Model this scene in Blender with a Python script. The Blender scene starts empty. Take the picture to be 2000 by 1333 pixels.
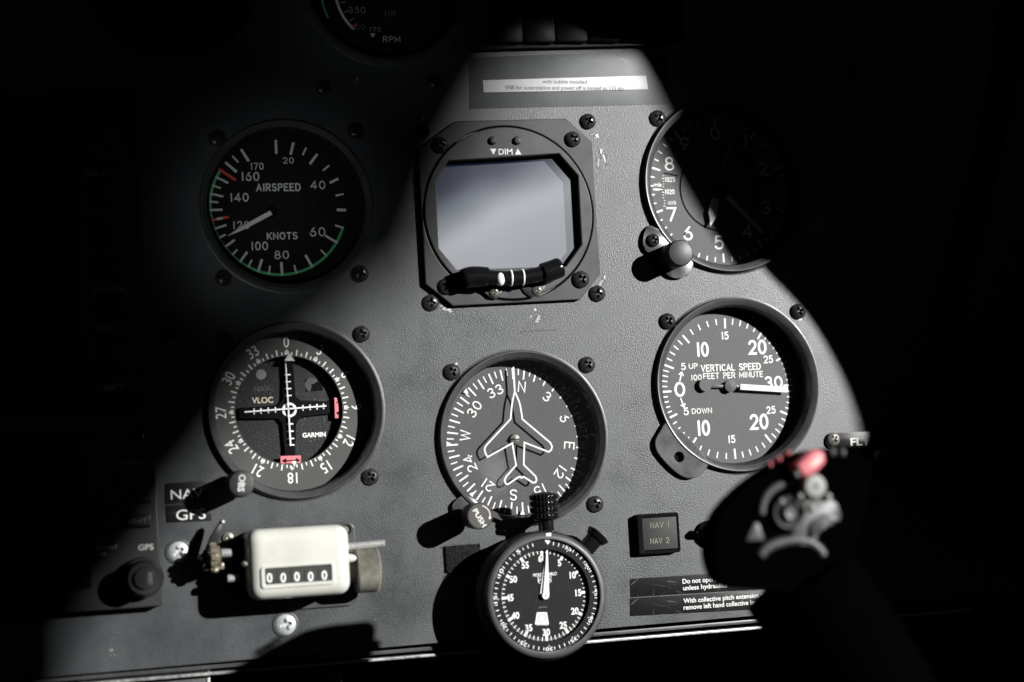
import bpy, bmesh, math, random
from mathutils import Vector, Matrix
random.seed(7)
scene = bpy.context.scene
COL = scene.collection
R = math.radians

# ------------------------------------------------------------------ camera
YAW, PITCH, ROLL, DIST, FPX = R(16), R(5), R(3.3), 0.87, 3490.0
cam_pos = Vector((-DIST*math.sin(YAW)*math.cos(PITCH), -DIST*math.cos(YAW)*math.cos(PITCH), -DIST*math.sin(PITCH)))
fwd = (-cam_pos).normalized()
r0 = fwd.cross(Vector((0, 0, 1))).normalized()
u0 = r0.cross(fwd)
cr = r0*math.cos(ROLL) - u0*math.sin(ROLL)
cu_ = r0*math.sin(ROLL) + u0*math.cos(ROLL)
cam_d = bpy.data.cameras.new('camera')
cam = bpy.data.objects.new('camera', cam_d)
COL.objects.link(cam)
m = Matrix((cr, cu_, -fwd)).transposed().to_4x4()
m.translation = cam_pos
cam.matrix_world = m
cam_d.sensor_width = 36
cam_d.lens = 36*FPX/2000
cam_d.clip_start = 0.02
cam_d.clip_end = 50
scene.camera = cam

def P(px, py, h=0.0):
    """pixel of the 2000x1333 photograph -> point on the plane h millimetres in front of the panel"""
    d = fwd*FPX + cr*(px-1000) - cu_*(py-666.5)
    t = (-h*0.001 - cam_pos.y)/d.y
    return cam_pos + d*t
cam_d.dof.use_dof = True
cam_d.dof.focus_distance = (P(1180, 760) - cam_pos).dot(fwd)
cam_d.dof.aperture_fstop = 4.7

# ------------------------------------------------------------------ light
world = bpy.data.worlds.new('World')
scene.world = world
world.use_nodes = True
world.node_tree.nodes['Background'].inputs[0].default_value = (0.75, 0.88, 1.0, 1)
world.node_tree.nodes['Background'].inputs[1].default_value = 0.0025
# streaky sky patch painted into the world, aimed to mirror in the display glass
def reflection_patch():
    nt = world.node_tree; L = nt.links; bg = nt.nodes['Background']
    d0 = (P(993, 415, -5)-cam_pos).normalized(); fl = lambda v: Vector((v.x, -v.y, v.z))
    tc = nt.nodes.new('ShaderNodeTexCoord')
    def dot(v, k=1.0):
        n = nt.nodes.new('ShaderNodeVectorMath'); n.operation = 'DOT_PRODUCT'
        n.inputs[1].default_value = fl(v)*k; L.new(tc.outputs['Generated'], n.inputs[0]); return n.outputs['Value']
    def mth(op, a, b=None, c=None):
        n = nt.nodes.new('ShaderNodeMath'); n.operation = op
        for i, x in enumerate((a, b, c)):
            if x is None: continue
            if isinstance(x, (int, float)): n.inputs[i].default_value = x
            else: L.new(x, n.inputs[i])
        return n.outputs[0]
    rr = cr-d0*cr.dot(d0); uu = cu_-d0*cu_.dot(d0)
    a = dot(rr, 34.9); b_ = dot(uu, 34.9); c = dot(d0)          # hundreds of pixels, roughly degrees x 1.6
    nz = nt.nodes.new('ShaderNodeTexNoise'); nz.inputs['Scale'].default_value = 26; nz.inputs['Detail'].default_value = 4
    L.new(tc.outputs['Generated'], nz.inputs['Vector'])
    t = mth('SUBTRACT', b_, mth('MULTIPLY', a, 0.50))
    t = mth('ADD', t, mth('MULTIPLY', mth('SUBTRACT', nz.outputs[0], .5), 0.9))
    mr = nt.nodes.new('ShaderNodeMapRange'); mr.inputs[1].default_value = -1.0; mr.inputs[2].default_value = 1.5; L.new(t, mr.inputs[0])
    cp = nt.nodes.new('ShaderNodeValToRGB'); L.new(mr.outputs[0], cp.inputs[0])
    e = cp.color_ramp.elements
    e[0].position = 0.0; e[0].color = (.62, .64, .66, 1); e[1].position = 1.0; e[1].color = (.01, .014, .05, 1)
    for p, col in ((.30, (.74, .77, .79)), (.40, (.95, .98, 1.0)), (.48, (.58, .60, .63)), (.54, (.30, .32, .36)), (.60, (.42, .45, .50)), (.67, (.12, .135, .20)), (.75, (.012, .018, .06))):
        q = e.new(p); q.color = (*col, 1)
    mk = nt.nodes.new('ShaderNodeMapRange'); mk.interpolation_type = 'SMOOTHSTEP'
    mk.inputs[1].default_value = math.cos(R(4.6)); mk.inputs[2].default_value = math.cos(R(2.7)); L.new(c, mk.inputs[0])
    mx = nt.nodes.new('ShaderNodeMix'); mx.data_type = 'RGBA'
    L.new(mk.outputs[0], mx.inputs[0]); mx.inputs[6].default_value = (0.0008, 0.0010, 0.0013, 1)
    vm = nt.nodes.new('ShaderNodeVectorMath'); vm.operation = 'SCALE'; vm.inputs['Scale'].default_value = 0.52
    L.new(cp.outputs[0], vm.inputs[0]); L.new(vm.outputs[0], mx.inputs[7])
    # bright blobs added to the world for a glint in the heading indicator's glass
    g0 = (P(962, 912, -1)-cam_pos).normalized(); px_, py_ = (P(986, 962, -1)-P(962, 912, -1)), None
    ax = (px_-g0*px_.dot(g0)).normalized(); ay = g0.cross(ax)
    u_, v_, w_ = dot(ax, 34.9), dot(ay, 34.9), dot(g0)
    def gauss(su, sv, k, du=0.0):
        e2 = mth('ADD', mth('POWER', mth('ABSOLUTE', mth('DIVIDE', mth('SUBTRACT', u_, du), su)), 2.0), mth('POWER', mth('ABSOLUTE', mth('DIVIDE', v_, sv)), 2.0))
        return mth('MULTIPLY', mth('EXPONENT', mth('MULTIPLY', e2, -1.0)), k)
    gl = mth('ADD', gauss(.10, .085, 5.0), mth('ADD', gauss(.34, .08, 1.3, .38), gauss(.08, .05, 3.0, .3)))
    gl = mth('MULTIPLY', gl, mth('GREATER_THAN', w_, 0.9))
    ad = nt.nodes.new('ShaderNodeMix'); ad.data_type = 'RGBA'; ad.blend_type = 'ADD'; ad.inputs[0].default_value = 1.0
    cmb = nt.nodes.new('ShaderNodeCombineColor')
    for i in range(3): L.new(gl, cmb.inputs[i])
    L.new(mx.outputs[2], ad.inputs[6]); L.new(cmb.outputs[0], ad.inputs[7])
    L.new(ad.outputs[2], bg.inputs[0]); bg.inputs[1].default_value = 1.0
reflection_patch()
SUN = Vector((0.92, -1.0, 0.37))           # towards the sun
sd = bpy.data.lights.new('sun', 'SUN')
sd.energy = 4.6
sd.angle = R(0.65)
sd.color = (1.0, 0.993, 0.98)
so = bpy.data.objects.new('sun', sd)
so.rotation_euler = SUN.to_track_quat('Z', 'Y').to_euler()
COL.objects.link(so)
# weak fill spots added to brighten the airspeed gauge and the rotor tachometer
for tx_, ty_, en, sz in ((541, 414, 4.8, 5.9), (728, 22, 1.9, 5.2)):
    wl = bpy.data.lights.new('gauge_fill_spot', 'SPOT')
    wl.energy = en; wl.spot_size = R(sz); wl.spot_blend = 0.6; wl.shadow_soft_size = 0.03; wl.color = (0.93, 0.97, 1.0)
    wo = bpy.data.objects.new('gauge_fill_spot', wl)
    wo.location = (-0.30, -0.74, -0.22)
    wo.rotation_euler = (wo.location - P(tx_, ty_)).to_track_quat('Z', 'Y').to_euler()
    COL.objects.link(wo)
scene.view_settings.view_transform = 'Standard'
scene.view_settings.look = 'None'
scene.view_settings.exposure = 0.55
scene.view_settings.gamma = 1.0
scene.view_settings.use_curve_mapping = False

# ------------------------------------------------------------------ materials
def mat(name, col, rough=0.5, metal=0.0, spec=0.5, vary=0.0, vscale=60.0, bump=0.0, bscale=900.0, rvary=0.0, coat=0.0, detail=3.0, dust=0.0):
    mt = bpy.data.materials.new(name)
    mt.use_nodes = True
    nt = mt.node_tree
    b = nt.nodes['Principled BSDF']
    b.inputs['Base Color'].default_value = (*col, 1)
    b.inputs['Roughness'].default_value = rough
    b.inputs['Metallic'].default_value = metal
    b.inputs['Specular IOR Level'].default_value = spec
    if coat:
        b.inputs['Coat Weight'].default_value = coat
        b.inputs['Coat Roughness'].default_value = 0.08
    tc = nt.nodes.new('ShaderNodeTexCoord')
    last = None
    if vary or rvary:
        n = nt.nodes.new('ShaderNodeTexNoise')
        n.inputs['Scale'].default_value = vscale
        n.inputs['Detail'].default_value = 6
        n.inputs['Roughness'].default_value = 0.62
        nt.links.new(tc.outputs['Object'], n.inputs['Vector'])
        if vary:
            mx = nt.nodes.new('ShaderNodeMix'); mx.data_type = 'RGBA'
            mx.inputs[6].default_value = (*[c*(1-vary) for c in col], 1)
            mx.inputs[7].default_value = (*[min(1, c*(1+vary)) for c in col], 1)
            mr = nt.nodes.new('ShaderNodeMapRange')
            mr.inputs[1].default_value = 0.3; mr.inputs[2].default_value = 0.7
            nt.links.new(n.outputs[0], mr.inputs[0])
            nt.links.new(mr.outputs[0], mx.inputs[0])
            nt.links.new(mx.outputs[2], b.inputs['Base Color'])
            last = mx.outputs[2]
        if rvary:
            mr = nt.nodes.new('ShaderNodeMapRange')
            mr.inputs[1].default_value = 0.3; mr.inputs[2].default_value = 0.7
            mr.inputs[3].default_value = max(0.02, rough-rvary); mr.inputs[4].default_value = min(1, rough+rvary)
            nt.links.new(n.outputs[0], mr.inputs[0])
            nt.links.new(mr.outputs[0], b.inputs['Roughness'])
    if dust:
        n2 = nt.nodes.new('ShaderNodeTexNoise')
        n2.inputs['Scale'].default_value = 1500
        n2.inputs['Detail'].default_value = 1
        nt.links.new(tc.outputs['Object'], n2.inputs['Vector'])
        mr = nt.nodes.new('ShaderNodeMapRange')
        mr.inputs[1].default_value = 0.72; mr.inputs[2].default_value = 0.78
        mr.inputs[4].default_value = dust
        nt.links.new(n2.outputs[0], mr.inputs[0])
        mx = nt.nodes.new('ShaderNodeMix'); mx.data_type = 'RGBA'
        mx.inputs[6].default_value = (*col, 1)
        if last: nt.links.new(last, mx.inputs[6])
        mx.inputs[7].default_value = (0.5, 0.5, 0.48, 1)
        nt.links.new(mr.outputs[0], mx.inputs[0])
        nt.links.new(mx.outputs[2], b.inputs['Base Color'])
    if bump:
        n = nt.nodes.new('ShaderNodeTexNoise')
        n.inputs['Scale'].default_value = bscale
        n.inputs['Detail'].default_value = detail
        n.inputs['Roughness'].default_value = 0.55
        nt.links.new(tc.outputs['Object'], n.inputs['Vector'])
        bp = nt.nodes.new('ShaderNodeBump')
        bp.inputs['Strength'].default_value = 1.0
        bp.inputs['Distance'].default_value = bump
        nt.links.new(n.outputs[0], bp.inputs['Height'])
        nt.links.new(bp.outputs[0], b.inputs['Normal'])
    return mt

def scratched(name, col, light, rough, scale=(70, 900, 1), rot=0.6, amount=0.66):
    mt = mat(name, col, rough, vary=0.2, vscale=90)
    nt = mt.node_tree
    b = nt.nodes['Principled BSDF']
    prev = b.inputs['Base Color'].links[0].from_socket
    tc = nt.nodes.new('ShaderNodeTexCoord')
    fac = None
    for k, (rt, sc) in enumerate(((rot, 1.0), (-rot*0.4, 0.8), (rot*2.3, 0.7))):
        mp = nt.nodes.new('ShaderNodeMapping')
        mp.inputs['Rotation'].default_value = (0, rt, 0)
        mp.inputs['Scale'].default_value = (scale[0]*sc, 50, scale[1]*sc)
        n = nt.nodes.new('ShaderNodeTexNoise')
        n.inputs['Scale'].default_value = 1.0; n.inputs['Detail'].default_value = 2
        m0 = nt.nodes.new('ShaderNodeMapping'); m0.inputs['Rotation'].default_value = (0, rt, 0); mp.inputs['Rotation'].default_value = (0, 0, 0)
        nt.links.new(tc.outputs['Object'], m0.inputs[0]); nt.links.new(m0.outputs[0], mp.inputs[0]); nt.links.new(mp.outputs[0], n.inputs['Vector'])
        mr = nt.nodes.new('ShaderNodeMapRange')
        mr.inputs[1].default_value = amount; mr.inputs[2].default_value = amount+0.1
        nt.links.new(n.outputs[0], mr.inputs[0])
        if fac is None: fac = mr.outputs[0]
        else:
            ad = nt.nodes.new('ShaderNodeMath'); ad.operation = 'MAXIMUM'
            nt.links.new(fac, ad.inputs[0]); nt.links.new(mr.outputs[0], ad.inputs[1]); fac = ad.outputs[0]
    mx = nt.nodes.new('ShaderNodeMix'); mx.data_type = 'RGBA'
    nt.links.new(fac, mx.inputs[0]); nt.links.new(prev, mx.inputs[6])
    mx.inputs[7].default_value = (*light, 1)
    nt.links.new(mx.outputs[2], b.inputs['Base Color'])
    return mt

M = {}
M['panel'] = mat('panel_paint', (0.024, 0.028, 0.031), 0.42, vary=0.2, vscale=38, bump=0.00012, bscale=1450, spec=0.95, detail=3, rvary=0.085, dust=0.16)
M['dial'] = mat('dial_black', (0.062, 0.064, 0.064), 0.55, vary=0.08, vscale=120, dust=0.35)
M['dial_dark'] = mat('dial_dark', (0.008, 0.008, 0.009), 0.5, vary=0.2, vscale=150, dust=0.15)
M['watch_dial'] = mat('watch_dial_black', (0.007, 0.007, 0.0075), 0.55, vary=0.2, vscale=150, spec=0.2, dust=0.08)
M['card'] = mat('card_grey', (0.055, 0.055, 0.052), 0.55, vary=0.1, vscale=80)
M['speck'] = mat('speckled_black', (0.02, 0.021, 0.022), 0.32, bump=0.00012, bscale=1500, spec=0.6, detail=1, dust=0.45)
M['void'] = mat('matt_black', (0.004, 0.004, 0.005), 0.8, spec=0.1, vary=0.2)
M['white'] = mat('white_paint', (0.88, 0.88, 0.86), 0.5, vary=0.05, vscale=300)
M['cream_mark'] = mat('faded_white_paint', (0.6, 0.61, 0.58), 0.5, vary=0.08, vscale=300)
M['greymark'] = mat('grey_paint', (0.22, 0.23, 0.23), 0.5, vary=0.1)
M['dimmark'] = mat('dim_legend', (0.10, 0.105, 0.11), 0.5, vary=0.1)
M['amber'] = mat('amber_legend', (0.26, 0.25, 0.16), 0.5, vary=0.15)
M['vloc'] = mat('pinkish_legend', (0.85, 0.68, 0.55), 0.5, vary=0.05)
M['green'] = mat('green_paint', (0.07, 0.42, 0.15), 0.5, vary=0.1)
M['red'] = mat('red_paint', (0.62, 0.06, 0.05), 0.5, vary=0.1)
M['pink'] = mat('flag_red', (0.72, 0.19, 0.22), 0.45, vary=0.05)
M['bezel'] = mat('bezel_black', (0.06, 0.062, 0.063), 0.34, vary=0.25, vscale=80, spec=0.6, rvary=0.08, bump=0.00002, bscale=1500)
M['bezel_wall'] = mat('bezel_satin', (0.016, 0.0165, 0.017), 0.36, vary=0.2, spec=0.45, rvary=0.06)
M['anod'] = mat('anodised_grey', (0.030, 0.030, 0.031), 0.42, vary=0.15, vscale=50, spec=0.55, rvary=0.06)
M['anod2'] = mat('anodised_ring', (0.052, 0.050, 0.052), 0.38, vary=0.15, vscale=60, spec=0.55, rvary=0.06)
M['gloss'] = mat('gloss_black', (0.008, 0.008, 0.009), 0.14, spec=0.6, rvary=0.05)
M['plastic'] = mat('black_plastic', (0.020, 0.020, 0.021), 0.42, vary=0.2, rvary=0.06)
M['knobtop'] = mat('knob_top', (0.045, 0.045, 0.045), 0.46, vary=0.15, vscale=200, bump=0.00004, bscale=1200, dust=0.2)
M['pushcap'] = mat('push_cap', (0.07, 0.064, 0.057), 0.48, vary=0.18, vscale=150, metal=0.2)
M['screw'] = mat('screw_black', (0.04, 0.038, 0.036), 0.30, metal=0.35, spec=0.6, rvary=0.1, vary=0.3, vscale=900)
M['steel'] = mat('steel', (0.42, 0.42, 0.41), 0.36, metal=0.35, vary=0.12, vscale=500, rvary=0.1)
M['screw_silver'] = mat('zinc_screw', (0.50, 0.51, 0.52), 0.42, metal=0.25, vary=0.2, vscale=700)
M['brass'] = mat('worn_brass', (0.30, 0.265, 0.20), 0.26, metal=0.5, vary=0.3, vscale=600, rvary=0.1)
M['nickel'] = mat('dull_nickel', (0.17, 0.162, 0.14), 0.4, metal=0.4, vary=0.2, vscale=400)
M['cream'] = mat('cream_enamel', (0.62, 0.62, 0.57), 0.3, vary=0.09, vscale=45, rvary=0.1, coat=0.4, dust=0.0)
M['lcd'] = mat('lcd_glass', (0.17, 0.178, 0.19), 0.3, vary=0.04, vscale=60, spec=0.5, coat=1.0)
_b = M['lcd'].node_tree.nodes['Principled BSDF']; _b.inputs['Coat Weight'].default_value = 0
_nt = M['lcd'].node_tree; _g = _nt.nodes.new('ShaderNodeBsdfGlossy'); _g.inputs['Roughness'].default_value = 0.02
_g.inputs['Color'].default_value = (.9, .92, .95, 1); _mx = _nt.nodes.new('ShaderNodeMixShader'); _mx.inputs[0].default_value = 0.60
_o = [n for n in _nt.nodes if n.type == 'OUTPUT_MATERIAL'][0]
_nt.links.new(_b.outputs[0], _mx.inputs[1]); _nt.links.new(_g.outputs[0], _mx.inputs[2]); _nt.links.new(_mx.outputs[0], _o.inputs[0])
_gm = bpy.data.materials.new('cover_glass'); _gm.use_nodes = True; M['glass'] = _gm
_nt = _gm.node_tree; _nt.nodes.remove(_nt.nodes['Principled BSDF']); _o = _nt.nodes['Material Output']
_t = _nt.nodes.new('ShaderNodeBsdfTransparent'); _g = _nt.nodes.new('ShaderNodeBsdfGlossy'); _g.inputs['Roughness'].default_value = 0.012
_d = _nt.nodes.new('ShaderNodeBsdfDiffuse'); _d.inputs[0].default_value = (.6, .6, .58, 1)
_m1 = _nt.nodes.new('ShaderNodeMixShader'); _m1.inputs[0].default_value = 0.075
_m2 = _nt.nodes.new('ShaderNodeMixShader'); _tc = _nt.nodes.new('ShaderNodeTexCoord'); _n = _nt.nodes.new('ShaderNodeTexNoise'); _n.inputs['Scale'].default_value = 900
_r = _nt.nodes.new('ShaderNodeMapRange'); _r.inputs[1].default_value = .64; _r.inputs[2].default_value = .78; _r.inputs[3].default_value = 0.004; _r.inputs[4].default_value = .05
_nt.links.new(_tc.outputs['Object'], _n.inputs['Vector']); _nt.links.new(_n.outputs[0], _r.inputs[0]); _nt.links.new(_r.outputs[0], _m2.inputs[0])
_nt.links.new(_t.outputs[0], _m1.inputs[1]); _nt.links.new(_g.outputs[0], _m1.inputs[2]); _nt.links.new(_m1.outputs[0], _m2.inputs[1]); _nt.links.new(_d.outputs[0], _m2.inputs[2]); _nt.links.new(_m2.outputs[0], _o.inputs[0])
M['lamp'] = mat('lamp_cap_black', (0.006, 0.006, 0.007), 0.45, spec=0.25, vary=0.2)
M['knurled'] = mat('knurled_metal', (0.27, 0.26, 0.22), 0.42, metal=0.3, vary=0.25, vscale=300)
M['halo'] = mat('worn_primer', (0.085, 0.095, 0.09), 0.6, vary=0.4, vscale=700, bump=0.0001, bscale=1500)
M['label'] = scratched('label_black', (0.012, 0.012, 0.013), (0.16, 0.165, 0.17), 0.3)
M['tape'] = scratched('clear_tape_black', (0.075, 0.079, 0.083), (0.22, 0.22, 0.22), 0.48, amount=0.72)
M['strip'] = mat('label_white', (0.58, 0.58, 0.60), 0.5, vary=0.08, vscale=120)
M['ink'] = mat('black_ink', (0.03, 0.03, 0.03), 0.5, vary=0.1)
M['annun'] = mat('annunciator_grey', (0.042, 0.043, 0.042), 0.6, spec=0.25, vary=0.1)
M['chip'] = mat('bare_metal_chip', (0.34, 0.35, 0.34), 0.5, vary=0.3, vscale=900, bump=0.0001, bscale=1500)
M['alu'] = mat('worn_aluminium', (0.40, 0.40, 0.39), 0.45, metal=0.55, vary=0.5, vscale=260, rvary=0.1, bump=0.00006, bscale=700)
M['watch'] = mat('watch_bezel', (0.075, 0.077, 0.078), 0.42, vary=0.15, vscale=120, spec=0.5, rvary=0.06)
M['velcro'] = mat('black_velcro', (0.018, 0.018, 0.018), 0.9, spec=0.1, vary=0.4, vscale=1500)
M['grip'] = mat('grip_rubber', (0.0008, 0.0008, 0.0008), 0.85, spec=0.02, vary=0.2)
M['cast'] = mat('grip_casting', (0.056, 0.059, 0.059), 0.45, vary=0.2, vscale=120, metal=0.1)
M['cast_l'] = mat('grip_light_cap', (0.27, 0.27, 0.25), 0.45, vary=0.1)
M['frame'] = mat('frame_black', (0.006, 0.0065, 0.007), 0.6, spec=0.2, vary=0.2)
M['box'] = mat('grey_box', (0.05, 0.053, 0.055), 0.5, vary=0.15, bump=0.0001, bscale=800)

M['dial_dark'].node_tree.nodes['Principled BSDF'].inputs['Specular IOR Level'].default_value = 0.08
M['grip'].node_tree.nodes['Principled BSDF'].inputs['IOR'].default_value = 1.0

# ------------------------------------------------------------------ mesh builder (local u right, v up, h towards the viewer, in mm)
_glyph = {}
def glyph(s, bold=0.0):
    k = (s, bold)
    if k not in _glyph:
        c = bpy.data.curves.new('txt', 'FONT')
        c.body = s; c.align_x = 'CENTER'; c.resolution_u = 4; c.offset = bold
        o = bpy.data.objects.new('txt', c)
        me = bpy.data.meshes.new_from_object(o)
        vs = [tuple(v.co) for v in me.vertices]; fs = [tuple(p.vertices) for p in me.polygons]
        bpy.data.objects.remove(o); bpy.data.curves.remove(c); bpy.data.meshes.remove(me)
        _glyph[k] = (vs, fs)
    return _glyph[k]

def arc(cx, cy, rx, ry, a0, a1, n=14):
    return [(cx+rx*math.cos(R(a0+(a1-a0)*i/n)), cy+ry*math.sin(R(a0+(a1-a0)*i/n))) for i in range(n+1)]
S = {
 '0': (.62, [arc(.31, .5, .30, .5, 90, 450, 24)]), '1': (.2, [[(.1, 0), (.1, 1)]]),
 '2': (.6, [arc(.3, .71, .28, .29, 165, -38) + [(.02, 0), (.6, 0)]]),
 '3': (.6, [arc(.29, .755, .25, .245, 155, -90), arc(.29, .255, .29, .255, 90, -155)]),
 '4': (.66, [[(.47, 0), (.47, 1), (0, .28), (.66, .28)]]),
 '5': (.6, [[(.54, 1), (.12, 1), (.07, .56)] + arc(.29, .33, .30, .33, 132, -152)]),
 '6': (.6, [[(.44, 1), (.16, .66), (.04, .42)] + arc(.3, .3, .28, .3, 155, 515, 24)]),
 '7': (.6, [[(0, 1), (.6, 1), (.2, 0)]]),
 '8': (.6, [arc(.3, .765, .235, .235, 0, 360, 20), arc(.3, .265, .29, .265, 0, 360, 20)]),
 '9': (.6, [[(.16, 0), (.44, .34), (.56, .58)] + arc(.3, .7, .28, .3, -25, -385, 24)]),
 'A': (.7, [[(0, 0), (.35, 1), (.7, 0)], [(.12, .33), (.58, .33)]]),
 'B': (.6, [[(0, 0), (0, 1), (.3, 1)] + arc(.3, .76, .25, .24, 90, -90, 10) + [(0, .52)], [(.3, .52)] + arc(.32, .26, .28, .26, 90, -90, 10) + [(0, 0)]]),
 'C': (.66, [arc(.36, .5, .34, .5, 45, 315, 20)]),
 'D': (.66, [[(0, 0), (0, 1), (.3, 1)] + arc(.3, .5, .36, .5, 90, -90, 14)[1:] + [(0, 0)]]),
 'E': (.55, [[(.55, 1), (0, 1), (0, 0), (.55, 0)], [(0, .52), (.45, .52)]]),
 'F': (.55, [[(.55, 1), (0, 1), (0, 0)], [(0, .52), (.45, .52)]]),
 'G': (.7, [arc(.36, .5, .34, .5, 45, 340, 20) + [(.68, .45), (.42, .45)]]),
 'I': (.1, [[(.05, 0), (.05, 1)]]),
 'K': (.62, [[(0, 0), (0, 1)], [(.6, 1), (0, .36)], [(.2, .57), (.62, 0)]]),
 'L': (.5, [[(0, 1), (0, 0), (.5, 0)]]),
 'M': (.8, [[(0, 0), (0, 1), (.4, .2), (.8, 1), (.8, 0)]]),
 'N': (.66, [[(0, 0), (0, 1), (.66, 0), (.66, 1)]]),
 'O': (.74, [arc(.37, .5, .36, .5, 90, 450, 24)]),
 'P': (.58, [[(0, 0), (0, 1), (.3, 1)] + arc(.3, .74, .28, .26, 90, -90, 10) + [(0, .48)]]),
 'R': (.6, [[(0, 0), (0, 1), (.3, 1)] + arc(.3, .74, .28, .26, 90, -90, 10) + [(0, .48)], [(.3, .48), (.6, 0)]]),
 'S': (.6, [arc(.3, .75, .27, .25, 30, 270, 14) + arc(.3, .25, .29, .25, 90, -150, 14)[1:]]),
 'T': (.62, [[(0, 1), (.62, 1)], [(.31, 1), (.31, 0)]]),
 'U': (.64, [[(0, 1), (0, .32)] + arc(.32, .32, .32, .32, 180, 360, 12) + [(.64, 1)]]),
 'V': (.68, [[(0, 1), (.34, 0), (.68, 1)]]),
 'W': (.95, [[(0, 1), (.24, 0), (.475, .9), (.71, 0), (.95, 1)]]),
 'm': (.8, [[(0, 0), (0, .62)], [(0, .4)] + arc(.2, .42, .2, .2, 180, 0, 8) + [(.4, 0)], [(.4, .4)] + arc(.6, .42, .2, .2, 180, 0, 8) + [(.8, 0)]]),
 'b': (.5, [[(0, 1), (0, 0)], arc(.26, .3, .24, .3, 0, 360, 16)]),
 ' ': (.42, []),
}

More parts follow.
